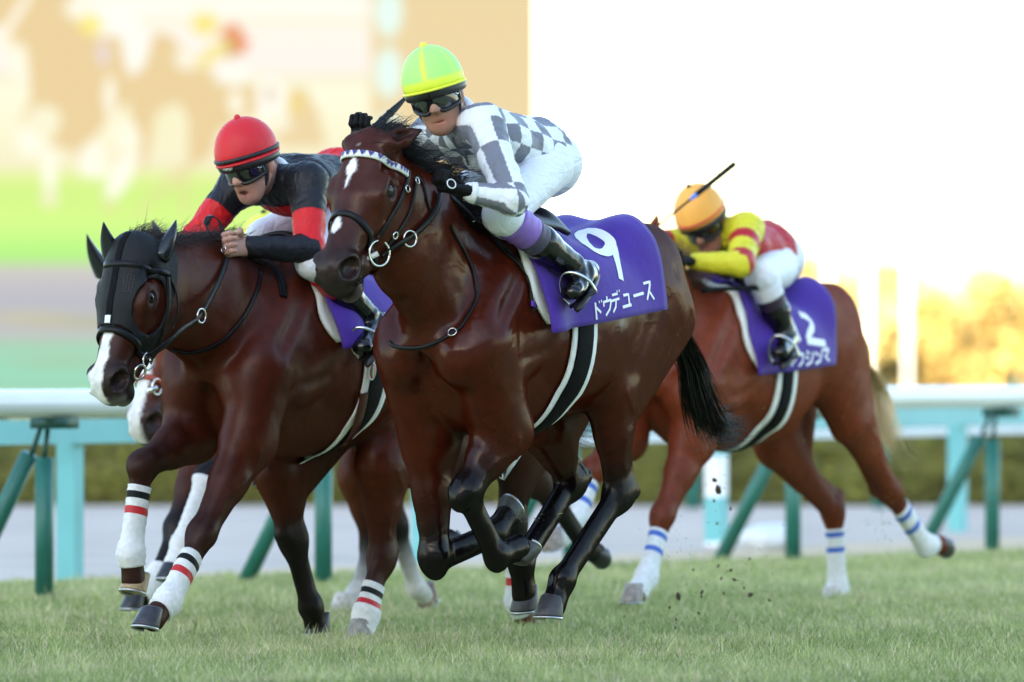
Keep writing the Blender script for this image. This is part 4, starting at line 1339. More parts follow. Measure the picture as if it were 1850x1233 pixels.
def bandage(H, leg, a, b, stripes, hair=.0):
    """stable bandage round the cannon, from fraction a to b of cannon plus pastern"""
    lg = H.legs[leg]; J = [np.array(q, float) for q in lg['j']]
    T, FT, HF = J[1], J[2], J[3]
    L1 = np.linalg.norm(FT - T); pts = []; seg = []
    tot = L1 + np.linalg.norm(HF - FT)
    def at_s(s):
        d = s * tot
        return T + (FT - T) * d / L1 if d <= L1 else FT + (HF - FT) * (d - L1) / (tot - L1)
    n = 34; nr = 20; V = []; F = []; mi = []
    mats_ = [M_wrapw] + [q[2] for q in stripes]
    ss = [a + (b - a) * i / n for i in range(n + 1)]
    ss = sorted(set(ss + [q for st in stripes for q in st[:2]]))
    for i, s in enumerate(ss):
        c = at_s(s); t = at_s(min(s + .06, 1)) - at_s(max(s - .06, 0)); t /= np.linalg.norm(t)
        side = np.array((0, 1., 0)); side -= t * side.dot(t); side /= np.linalg.norm(side); nn = np.cross(t, side)
        for q in range(nr):
            an = 2 * math.pi * q / nr; d = side * math.cos(an) + nn * math.sin(an)
            h = H.bvh.ray_cast(Vector(c + d * .11), Vector(-d))
            r_ = (np.linalg.norm(np.array(h[0]) - c) if h[0] is not None else .05)
            r_ = min(max(r_, .03), .085)
            V.append(c + d * (r_ + .007 + .0015 * math.sin(s * 90 + q)))
    m_ = len(ss)
    for i in range(m_ - 1):
        sm = (ss[i] + ss[i + 1]) / 2; k = 0
        for x, st in enumerate(stripes):
            if st[0] <= sm <= st[1]: k = x + 1
        for q in range(nr):
            F.append((i * nr + q, i * nr + (q + 1) % nr, (i + 1) * nr + (q + 1) % nr, (i + 1) * nr + q)); mi.append(k)
    F.append(tuple(range(nr - 1, -1, -1))); mi.append(0); F.append(tuple((m_ - 1) * nr + q for q in range(nr))); mi.append(0)
    return mesh_obj('leg_bandage', V, F, None, H.root, True, None, mats_, mi)

def girth(H, u, parts, zc=-.40, lo=-200, hi=20, parent=None, slant=0.0):
    """bands round the belly: parts = (du, width, material, off, name)"""
    for du, wd, m, off, nm in parts:
        a0, a1 = math.radians(lo), math.radians(hi)
        C, N = ring(H, (u + du, 0, H.W + zc), (0, 1, 0), (slant, 0, 1), a0, a1, off, 60, .75)
        V, F = ribbon(C, N, wd, .004)
        MB().add(V, F).build(nm, m, parent or H.root)

def number_cloth(H, u0, u1, fbot, pad=.05, wavef=None, slope=.0, rise=0.0):
    W_ = lambda s, t: .012 * math.sin(s * 7 + 1) * (abs(t - .5) * 2) ** 2 + (wavef(s, t) if wavef else 0)
    f0, f1 = math.radians(fbot), math.radians(180 - fbot)
    V = sheet_on_barrel(H, u0 + pad, u1 + .12, -.42, f0 + .11, f1 - .11, .010, 22, 40, rise=rise + .02, ufun=lambda s, t: (u0 + pad) + (u1 + .12 - u0 - pad) * s - .09 * (abs(t - .5) * 2) ** 6)
    cloth_mesh('saddle_pad', V, M_padw, H.root, .014)
    V = sheet_on_barrel(H, u0, u1, -.42, f0, f1, .032, 32, 48, rise=rise, wave=W_, ufun=lambda s, t: u0 + (u1 - u0) * s + slope * (abs(t - .5) * 2) ** 2 * (1 - s))
    o, bv = cloth_mesh('number_cloth', V, M_purple, H.root, .003)
    return o, bv

def saddle(H, u0, u1):
    V = sheet_on_barrel(H, u0, u1, -.42, math.radians(72), math.radians(108), .042, 22, 22,
                        wave=lambda s, t: .030 * math.exp(-((s - .08) / .12) ** 2) + .045 * sstep(.75, 1.0, s) * (1 - (2 * t - 1) ** 2),
                        ufun=lambda s, t: u0 + (u1 - u0) * s - .05 * (2 * t - 1) ** 2 * (s - .5) * 2)
    cloth_mesh('saddle', V, M_leather, H.root, .020)
# ------------------------------------------------------------------ horse nine: hair and tack
H = H9
mane(H, M_mane9, .10, .62, 620, .17, (-.6, .55, .25), 3, droop=(-.06, .05, -.12), spread=.2)
pl = H.hp(0, 0, 0)
mane(H, M_mane9, pl[0] - .20, pl[0] + .0, 560, .155, (-.5, .78, -.05), 4, 'mane_tuft', droop=(-.02, .02, -.13), spread=.20, vj=.03)
mane(H, M_mane9, pl[0] - .06, pl[0] + .06, 230, .12, (-.65, .65, .22), 5, 'forelock', droop=(-.10, .06, -.08), spread=.22, vj=.035)
p = H.P
hair_path(H, 'tail', [H.L(-1.13, 0, -.20), p(1243, 640, 0), p(1260, 700, 0), p(1278, 752, 0), p(1302, 778, 0), p(1332, 776, 0.02)], M_mane9, 620, .040, .085, seed=2, wid=.0042)
# cloth, pad, saddle, girth
flap = lambda s, t: (.05 * math.exp(-((s - .06) / .10) ** 2) * sstep(.35, .0, t) * 1.0)
cl9, bv9 = number_cloth(H, .14, -.74, -3, pad=.02, wavef=flap, slope=-.0, rise=.175)
saddle(H, .0, -.30)
girth(H, -.16, [(0, .150, M_padw, .006, 'girth_sleeve'), (0, .095, M_web, .012, 'girth')], lo=-196, hi=16)
Z5 = lambda x, y: (860 + x * .24324, 340 + y * .24324)
S = lambda wd, *q: (wd, [Z5(*a) for a in q])
nine = [S(.048, (1000, 440), (960, 482), (890, 468), (820, 420), (775, 362), (800, 326), (860, 322), (930, 345), (990, 392), (1000, 440)), S(.036, (1015, 430), (1040, 520), (1062, 610), (1076, 684))]
lettering(H, 'number_nine', nine, bv9, cl9)
kana = [S(.011, (882, 852), (893, 978)), S(.011, (890, 890), (925, 925)), S(.006, (908, 838), (914, 856)), S(.006, (925, 832), (931, 850)),
        S(.010, (966, 806), (969, 832)), S(.010, (946, 882), (944, 848), (1000, 832)), S(.010, (1000, 832), (990, 900), (962, 948)),
        S(.010, (1006, 797), (1046, 786)), S(.010, (998, 842), (1060, 822)), S(.010, (1036, 832), (1034, 885), (1016, 925)), S(.006, (1040, 762), (1046, 776)), S(.006, (1056, 756), (1062, 772)),
        S(.011, (1090, 800), (1128, 790), (1136, 872)), S(.012, (1086, 886), (1150, 868)),
        S(.012, (1165, 804), (1240, 782)),
        S(.011, (1238, 712), (1288, 697), (1284, 752)), S(.011, (1284, 745), (1268, 832)), S(.011, (1283, 768), (1320, 828))]
lettering(H, 'name_lettering', kana, bv9, cl9)
lettering(H, 'girth_stitching', [S(.0045, (672, 962), (692, 966)), S(.0045, (682, 962), (686, 1026)), S(.004, (670, 1026), (698, 1024)), S(.0045, (732, 960), (734, 1000)), S(.0045, (734, 1000), (722, 1030)), S(.0045, (734, 1000), (748, 1028))], H.bvh, H.root, off=.020)
# bridle
br = empty('bridle'); br.parent = H.root
HPc = lambda a, n=-.10: H.hp(a, 0, n)
C, N = ring(H, HPc(.385, -.085), H.sd, H.nrm * .93 - H.ax * .36, math.radians(-180), math.radians(180), .004, 60, .35)
V, F = ribbon(C, N, .026, .007); MB().add(V, F).build('noseband', M_leather, br)
C, N = ring(H, HPc(.075, -.11), H.sd, H.nrm * .98 + H.ax * .15, math.radians(-8), math.radians(188), .008, 40, .35)
V, F = ribbon(C, N, .029, .007); bb = MB().add(V, F).build('browband', M_padw, br)
b = MB()
for i in range(2, len(C) - 3, 2):
    t = C[i + 1] - C[i - 1]; t /= np.linalg.norm(t); nn = N[i]; bn = np.cross(nn, t); c = C[i] + nn * .0105
    s_ = .5 * np.linalg.norm(C[i + 2] - C[i])
    if bn @ H.ax > 0: bn = -bn
    b.add([c - t * s_ * .85 + bn * .010, c + t * s_ * .85 + bn * .010, c - bn * .010], [(0, 1, 2)])
b.build('triangle', mat('browband_violet', (.04, .03, .20), .5), bb, False)
for pts, wd, nm in [([(738, 308), (734, 330), (722, 362), (703, 396), (682, 428)], .020, 'cheek_strap'), ([(750, 322), (747, 355), (738, 388), (716, 424), (698, 448)], .017, 'cheek_strap'),
                    ([(752, 318), (764, 335), (771, 365), (781, 388)], .012, 'throat_strap'), ([(744, 428), (722, 442), (704, 452)], .020, 'lip_strap')]:
    strap(H, nm, pts, wd, M_leather, br); strap(H, nm, pts, wd, M_leather, br, mirror='only')
strap(H, 'curb_strap', [(684, 478), (672, 492), (655, 508), (641, 514)], .018, M_leather, br)
for px, py in ((733, 342), (750, 328), (711, 425)):
    h = H.ray(px, py)
    if h[0] is not None: MB().torus(np.array(h[0]) + np.array(h[1]) * .010, .013, .003, h[1], 14, 5).build('buckle', M_metal, br)
for px, py, r_, th in ((681, 457, .048, .0045), (736, 430, .030, .004)):
    h = H.ray(px, py); q = np.array(h[0]) + np.array(h[1]) * .012 if h[0] is not None else H.P(px, py, .12)
    MB().torus(q, r_, th, H.sd * .9 + np.array((.3, 0, 0)), 26, 6).build('bit_ring', M_metal, br)
    q2 = q - 2 * H.sd * ((q - H.hp(0, 0, 0)) @ H.sd)
    MB().torus(q2, r_, th, H.sd, 26, 6).build('bit_ring', M_metal, br)
q = H.ray(662, 466)
if q[0] is not None:
    q = np.array(q[0]); MB().tube([q - H.nrm * .01 - H.ax * .0 + H.sd * -.005 - np.array((.0, 0, 0)), q + (H.P(683, 458, q[1] + .03) - q)], .010, 10).build('bit_bar', mat('bit_rubber', (.62, .60, .55), .4), br)
# reins, neck strap
rn = empty('reins'); rn.parent = H.root
strap(H, 'rein', [(686, 462), (712, 442), (742, 425), (770, 400), (787, 374), (792, 346)], .026, M_leather, rn, off=.012)
strap(H, 'rein', [(812, 352, .10), (846, 384), (880, 420), (915, 458), (945, 490), (962, 522)], .026, M_leather, rn, off=.008)
strap(H, 'rein_end', [(958, 506), (966, 526), (963, 552), (957, 562)], .022, M_leather, rn, off=.012)
strap(H, 'rein_end', [(948, 500), (955, 528), (956, 548)], .018, M_leather, rn, off=.010)
strap(H, 'keeper', [(957, 546), (957, 556)], .030, mat('keeper_purple', (.10, .03, .36), .5), rn, off=.016)
strap(H, 'neck_strap', [(812, 408), (832, 444), (852, 484), (861, 524), (858, 548), (838, 586), (802, 612), (762, 628), (716, 627), (704, 618)], .015, M_leather, H.root, off=.004)
h = H.ray(818, 602); MB().torus(np.array(h[0]) + np.array(h[1]) * .008, .017, .003, h[1], 14, 5).build('strap_buckle', M_metal, H.root)

# ------------------------------------------------------------------ horse one: hood, bandages, tack
H = H1
q = H.V - H.hp(0, 0, 0)
a, v, n = q @ H.ax / H.hl, q @ H.sd / H.hs, q @ H.nrm / H.hs
def egg(sg):
    d = H.V - H.hp(.228, sg * .085, -.075); al = d @ H.ax
    return np.sqrt(np.maximum((d ** 2).sum(1) - al ** 2 + (al * .72) ** 2, 0))
eye = np.minimum(egg(1), egg(-1))
front_edge = .345 + .05 * sstep(0, -.12, n)
msk = (a > -.05) & (a < front_edge) & (np.abs(v) < .2) & (n > -.165) & (n < .1) & ~((eye < .078))
fm = msk[H.Q].all(1)
Nn = H.F.grad(H.V)
idx = np.unique(H.Q[fm]); rm = np.full(len(H.V), -1); rm[idx] = np.arange(len(idx))
HV = (H.V + Nn * .009)[idx]; HQ = rm[H.Q[fm]]
M_hood = mat('hood_black', (.0052, .0055, .0070), .6, spec=.3, bump=.25, bscale=350)
# soften the cut edge
E_ = np.concatenate([HQ[:, [0, 1]], HQ[:, [1, 2]], HQ[:, [2, 3]], HQ[:, [3, 0]]])
key = np.sort(E_, 1); u_, ct = np.unique(key, axis=0, return_counts=True); be = u_[ct == 1]
for _ in range(8):
    acc = np.zeros_like(HV); dg = np.zeros(len(HV))
    for x, y in ((0, 1), (1, 0)):
        np.add.at(acc, be[:, x], HV[be[:, y]]); np.add.at(dg, be[:, x], 1)
    mm = dg > 0; HV[mm] = .5 * HV[mm] + .5 * acc[mm] / dg[mm][:, None]
hood = mesh_obj('hood', HV, HQ, M_hood, H.root)
so = hood.modifiers.new('thickness', 'SOLIDIFY'); so.thickness = .006; so.offset = 1
# seams and vents of the hood
C = []; N = []
for aa in np.linspace(-.03, .335, 26):
    h = H.bvh.ray_cast(Vector(H.hp(aa, .0, .3)), Vector(-H.nrm))
    if h[0] is not None: C.append(np.array(h[0]) + np.array(h[1]) * .0155); N.append(np.array(h[1]))
V, F = ribbon(C, N, .030, .002); MB().add(V, F).build('hood_seam', M_web, hood)
b = MB()
for sg in (-1, 1):
    for i in range(9):
        for j in range(4):
            aa = .14 + .0085 * i; vv = sg * (.032 + .0075 * j)
            h = H.bvh.ray_cast(Vector(H.hp(aa, vv, .3)), Vector(-H.nrm))
            if h[0] is not None: b.sphere(np.array(h[0]) + np.array(h[1]) * .0155, .0018, 5, 3)
b.build('vent_dots', mat('vent_grey', (.10, .10, .11), .5), hood)['kind'] = 'stuff'
# horn shaped ear covers
M_ear = mat('ear_rubber', (.010, .011, .0135), .22, spec=.5)
def horn(H, base, tip, r, bend, name='ear_cover', parent=None):
    B, T = np.array(base), np.array(tip)
    mid = (B + T) / 2 + np.array(bend)
    C = crom([B, lerp(B, mid, .5) + np.array(bend) * .15, mid, lerp(mid, T, .5) + np.array(bend) * .2, T], 4)
    n_ = len(C); rr = [r * (1 - (i / (n_ - 1)) ** 1.35) * (1 if i else .8) + .003 for i in range(n_)]
    MB().tube(C, rr, 14, flat=.8).build(name, M_ear, parent or H.root)
p = H.P
horn(H, p(286, 468, .085), p(318, 398, .12), .050, (0, .012, .004))
horn(H, p(206, 466, -.085), p(187, 402, -.08), .045, (0, -.008, .004))
for lg, a_, b_, st in (('fr', .17, .80, [(.22, .275, M_wrapk), (.34, .40, M_wrapr)]), ('fl', .20, .80, [(.26, .315, M_wrapk), (.38, .44, M_wrapr)]), ('hl', .36, .99, [(.44, .51, M_wrapk), (.58, .65, M_wrapr)])):
    bandage(H, lg, a_, b_, st)
M_mane1 = mat('mane_brown', (.026, .0105, .0070), .45)
pl = H.hp(0, 0, 0)
mane(H, M_mane1, .08, pl[0] - .08, 700, .13, (-.7, .5, .12), 13, droop=(-.05, .07, -.12), spread=.25)
mane(H, M_mane1, pl[0] - .14, pl[0], 220, .12, (-.8, .3, .25), 14, 'mane_tuft', droop=(-.08, .03, -.04), spread=.3, vj=.03)
hair_path(H, 'tail', [H.L(-1.13, 0, -.18), p(870, 700, -.1), p(950, 735, -.15), p(1015, 765, -.15), p(1070, 775, -.15)], mat('tail_brown', (.06, .028, .020), .5), 520, .04, .10, seed=5, wid=.004)
flap1 = lambda s, t: (.07 * math.exp(-((s - .10) / .12) ** 2) * sstep(.4, .0, t))
cl1, bv1 = number_cloth(H, .08, -.74, 5, pad=.02, wavef=flap1, slope=-.02, rise=.08)
saddle(H, .0, -.30)
girth(H, -.24, [(0, .175, M_padw, .006, 'girth_sleeve'), (0, .098, M_web, .012, 'girth')], lo=-196, hi=14)
strap(H, 'girth_leather', [(652, 708), (645, 745), (632, 778), (612, 800)], .050, mat('girth_red_leather', (.07, .008, .010), .3), H.root, off=.019)
Z7 = lambda x, y: (500 + x * .2921, 480 + y * .2921)
S7 = lambda wd, *q: (wd, [Z7(*a) for a in q])
lettering(H, 'name_lettering', [S7(.014, (640, 553), (715, 530)), S7(.014, (664, 535), (668, 600), (712, 612)), S7(.012, (705, 535), (690, 575))], bv1, cl1)
def emblem(H, px, py, off):
    h = H.ray(px, py)
    c = np.array(h[0]); nn = np.array(h[1]); t = np.array((0, 0, 1.)) - nn * nn[2]; t /= np.linalg.norm(t); s_ = np.cross(t, nn)
    M = Matrix((s_, nn, t)).transposed()
    root = MB().sphere(c + nn * off, (.024, .003, .038), 20, 8, R=M).build('emblem', M_print, H.root)
    b = MB(); b.sphere(c + nn * (off + .0025), (.018, .002, .031), 18, 6, R=M); b.build('emblem_field', mat('emblem_red', (.45, .04, .04), .5), root)
    MB().sphere(c + nn * (off + .0042) - s_ * .006, (.006, .0015, .022), 12, 6, R=M).build('emblem_stripe', mat('emblem_green', (.03, .25, .10), .5), root)
    MB().sphere(c + nn * (off + .0045) + s_ * .002, (.005, .0015, .026), 12, 6, R=M).build('emblem_stripe', mat('emblem_cream', (.75, .70, .5), .5), root)
    MB().torus(c + nn * off + t * .045, .010, .003, nn, 12, 5).build('emblem_loop', M_print, root)
emblem(H, 666, 670, .019)
br = empty('bridle'); br.parent = H.root
HPc = lambda a, n=-.10: H.hp(a, 0, n)
C, N = ring(H, HPc(.385, -.085), H.sd, H.nrm * .97 - H.ax * .25, math.radians(-180), math.radians(180), .010, 60, .35)
V, F = ribbon(C, N, .028, .007); MB().add(V, F).build('noseband', M_leather, br)
C, N = ring(H, HPc(.075, -.11), H.sd, H.nrm * .98 + H.ax * .15, math.radians(-8), math.radians(188), .017, 40, .35)
V, F = ribbon(C, N, .026, .006); MB().add(V, F).build('browband', M_leather, br)
for pts, wd in [([(297, 498), (299, 540), (292, 590), (275, 635), (264, 655)], .020), ([(302, 505), (312, 530), (314, 560), (305, 592)], .012)]:
    strap(H, 'cheek_strap', pts, wd, M_bleather, br, off=.017); strap(H, 'cheek_strap', pts, wd, M_bleather, br, off=.017, mirror='only')
strap(H, 'noseband_keeper', [(196, 579), (204, 579)], .034, M_print, br, off=.020)
h = H.ray(262, 652); q = np.array(h[0]) + np.array(h[1]) * .014 if h[0] is not None else H.P(262, 652, .11)
MB().torus(q, .034, .0045, H.sd, 24, 6).build('bit_ring', M_metal, br)
MB().torus(q + (H.P(247, 672, q[1]) - H.P(262, 652, q[1])), .030, .0055, H.sd + H.ax * .4, 24, 6).build('bit_ring', M_metal, br)
q2 = q - 2 * H.sd * ((q - H.hp(0, 0, 0)) @ H.sd)
MB().torus(q2, .034, .0045, H.sd, 24, 6).build('bit_ring', M_metal, br)
rn = empty('reins'); rn.parent = H.root
strap(H, 'rein', [(268, 645, .17), (300, 622, .20), (330, 595, .20), (362, 572, .17), (390, 520, .14), (405, 485, .12), (410, 460, .10)], .026, M_leather, rn)
strap(H, 'rein', [(409, 436, .08), (395, 400, .06), (378, 392, .04), (374, 412, .04), (390, 432, .05), (420, 446, .06), (455, 462), (490, 480), (505, 505), (512, 538)], .028, M_leather, rn)
strap(H, 'rein_end', [(482, 470), (502, 492), (513, 515), (514, 540)], .020, M_leather, rn, off=.010)
MB().torus(H.P(364, 571, .175), .028, .004, H.sd, 22, 6).build('rein_ring', M_metal, rn)
strap(H, 'neck_strap', [(470, 488), (455, 545), (425, 592), (385, 625), (340, 637), (308, 630)], .018, M_leather, H.root, off=.004)

# ------------------------------------------------------------------ chestnut twelve: hair, cloth, bandages
H = H12
p = H.P
M_flax = mat('tail_flaxen', (.95, .74, .46), .6)
hair_path(H, 'tail', [H.L(-1.14, 0, -.20), p(1580, 690, 0), p(1592, 745, 0), p(1606, 795, 0), p(1640, 832, .0)], M_flax, 260, .028, .07, seed=8, wid=.0045)
mane(H, mat('mane_chestnut', (.17, .07, .035), .5), .05, .62, 420, .14, (-.5, .3, .6), 15, droop=(-.05, .05, -.08))
cl12, bv12 = number_cloth(H, .09, -.68, -3, pad=.03, slope=-.02, rise=.10)
saddle(H, .0, -.30)
girth(H, -.20, [(0, .165, M_padw, .006, 'girth_sleeve'), (0, .090, M_web, .012, 'girth')], lo=-196, hi=14)
Z8 = lambda x, y: (1300 + x * .2757, 480 + y * .2757)
S8 = lambda wd, *q: (wd, [Z8(*a) for a in q])
lettering(H, 'number_twelve', [S8(.044, (440, 320), (480, 400), (520, 500)), S8(.040, (520, 320), (575, 345), (605, 395), (585, 450), (575, 490)), S8(.036, (570, 492), (690, 512))], bv12, cl12)
lettering(H, 'name_lettering', [S8(.014, (458, 588), (474, 660)), S8(.014, (468, 612), (490, 634)), S8(.013, (516, 553), (520, 578)), S8(.013, (500, 620), (496, 590), (546, 578)), S8(.013, (546, 578), (542, 630), (518, 662)),
        S8(.013, (568, 562), (585, 580)), S8(.013, (562, 596), (580, 612)), S8(.013, (566, 655), (600, 632), (612, 570)), S8(.013, (624, 570), (646, 590)), S8(.013, (626, 646), (656, 625), (668, 565)),
        S8(.013, (668, 556), (712, 548), (696, 592)), S8(.013, (684, 590), (716, 626))], bv12, cl12)
for lg, a_, b_, in (('fl', .16, .92), ('fr', .14, .95), ('hl', .18, .80), ('hr', .18, .97)):
    bandage(H, lg, a_, b_, [(a_ + .03, a_ + .085, M_wrapb), (a_ + .19, a_ + .245, M_wrapb)])
strap(H, 'rein', [(1205, 478, .0), (1260, 498), (1310, 512), (1330, 520)], .030, M_leather, H.root, off=.01)

# ------------------------------------------------------------------ the bay behind: white bandages, bit
H = HDD
for lg, a_, b_ in (('fl', .05, .92), ('fr', .42, .86)):
    bandage(H, lg, a_, b_, [])
br = empty('bridle'); br.parent = H.root
C, N = ring(H, H.hp(.40, 0, -.085), H.sd, H.nrm * .97 - H.ax * .2, math.radians(-180), math.radians(180), .006, 40, .35)
V, F = ribbon(C, N, .026, .006); MB().add(V, F).build('noseband', mat('noseband_red', (.30, .04, .02), .5), br)
h = H.ray(282, 700); q = np.array(h[0]) + np.array(h[1]) * .012 if h[0] is not None else H.P(282, 700, .1)
MB().torus(q, .034, .005, H.sd, 22, 6).build('bit_ring', M_metal, br)
MB().tube([H.P(266, 708, .10), H.P(284, 700, .13)], .011, 10).build('bit_bar', M_metal, br)
p = H.P
horn(H, p(192, 497, -.10), p(157, 424, -.12), .052, (0, -.012, .0))
horn(H, p(285, 450, .06), p(275, 398, .06), .042, (0, .008, .0))
number_cloth(H, .0, -.68, 6)
hair_path(H, 'tail', [H.L(-1.13, 0, -.2), H.L(-1.3, 0, -.32), H.L(-1.5, 0, -.5), H.L(-1.65, 0, -.75)], M_mane9, 200, .03, .07, seed=18, wid=.005)
mane(H, M_mane9, .05, .5, 200, .13, (-.5, .3, .6), 25, droop=(-.05, .05, -.08))
H = HE
hair_path(H, 'tail', [H.L(-1.10, 0, -.2), H.L(-1.16, -.02, -.35), H.L(-1.18, -.04, -.5), H.L(-1.15, -.05, -.65)], M_mane9, 200, .03, .05, seed=19, wid=.005)
bandage(HE, 'hl', .25, .80, [(.45, .52, M_wrapr)])
# ------------------------------------------------------------------ riders
def nrm_(v): v = np.array(v, float); return v / np.linalg.norm(v)
M_skin = mat('skin', (.50, .27, .19), .45, spec=.4, attr='coat', bump=.08, bscale=120)
M_glove = mat('glove_black', (.007, .007, .008), .7, spec=.15, bump=.3, bscale=200)
M_breech = mat('breeches_white', (.78, .79, .84), .55, sheen=.1, vary=.03, vscale=12)
M_boot = mat('boot_patent', (.005, .005, .0058), .15, spec=.35, coat=.2, bump=.5, bscale=22, bdet=2)
M_lens = mat('goggle_lens', (.010, .010, .012), .06, spec=.8, coat=.5)
M_rub = mat('goggle_frame', (.012, .012, .013), .45)
M_gold = mat('wedding_gold', (.8, .55, .2), .25, metal=1)

def silk_mat(name, attr='coat', rough=.5):
    m = mat(name, (.5, .5, .5), rough, spec=.3, attr=attr)
    t = m.node_tree; p = t.nodes['Principled BSDF']
    tc = t.nodes.new('ShaderNodeTexCoord'); w_ = t.nodes.new('ShaderNodeTexNoise')
    w_.inputs['Scale'].default_value = 13; w_.inputs['Detail'].default_value = 2; w_.inputs['Distortion'].default_value = 1.2
    mp = t.nodes.new('ShaderNodeMapping'); mp.inputs['Scale'].default_value = (.5, 1.5, 1.2)
    t.links.new(tc.outputs['Object'], mp.inputs[0]); t.links.new(mp.outputs[0], w_.inputs['Vector'])
    b = t.nodes.new('ShaderNodeBump'); b.inputs['Strength'].default_value = .45; b.inputs['Distance'].default_value = .025
    t.links.new(w_.outputs[0], b.inputs['Height']); t.links.new(b.outputs[0], p.inputs['Normal'])
    return m
M_silk = silk_mat('silk')
M_breech_f = silk_mat('breeches_cloth', rough=.6)

class Rider:
    def __init__(s, H, base, label):
        s.H = H; s.base = np.array(base, float)
        w_ = H.M @ Vector(base)
        s.root = tag(empty('person', w_, HROT), label, 'person', 'jockeys riding in the finish')
    def put(s, name, V, F, m, cols=None, parent=None, smooth=True):
        o = mesh_obj(name, np.asarray(V) - s.base, F, m, parent or s.root, smooth, cols)
        return o
    def mb(s, b, name, m, parent=None, smooth=True):
        b.v = [tuple(np.array(v) - s.base) for v in b.v]
        return b.build(name, m, parent or s.root, smooth)

def frame_of(f, up):
    f = nrm_(f); up = np.array(up, float); up = nrm_(up - f * up.dot(f)); l = np.cross(up, f)
    return f, l, up

def wrinkle(V, N, amp, sc, seed):
    n = vnoise(V, sc, seed) ; n2 = vnoise(V * np.array([1, 2.2, 1]), sc * 1.8, seed + 1)
    r = 1 - np.abs(n) * 1.6; r2 = 1 - np.abs(n2) * 1.6
    return V + N * (amp * np.clip(.6 * r + .4 * r2, -1, 1))[:, None]

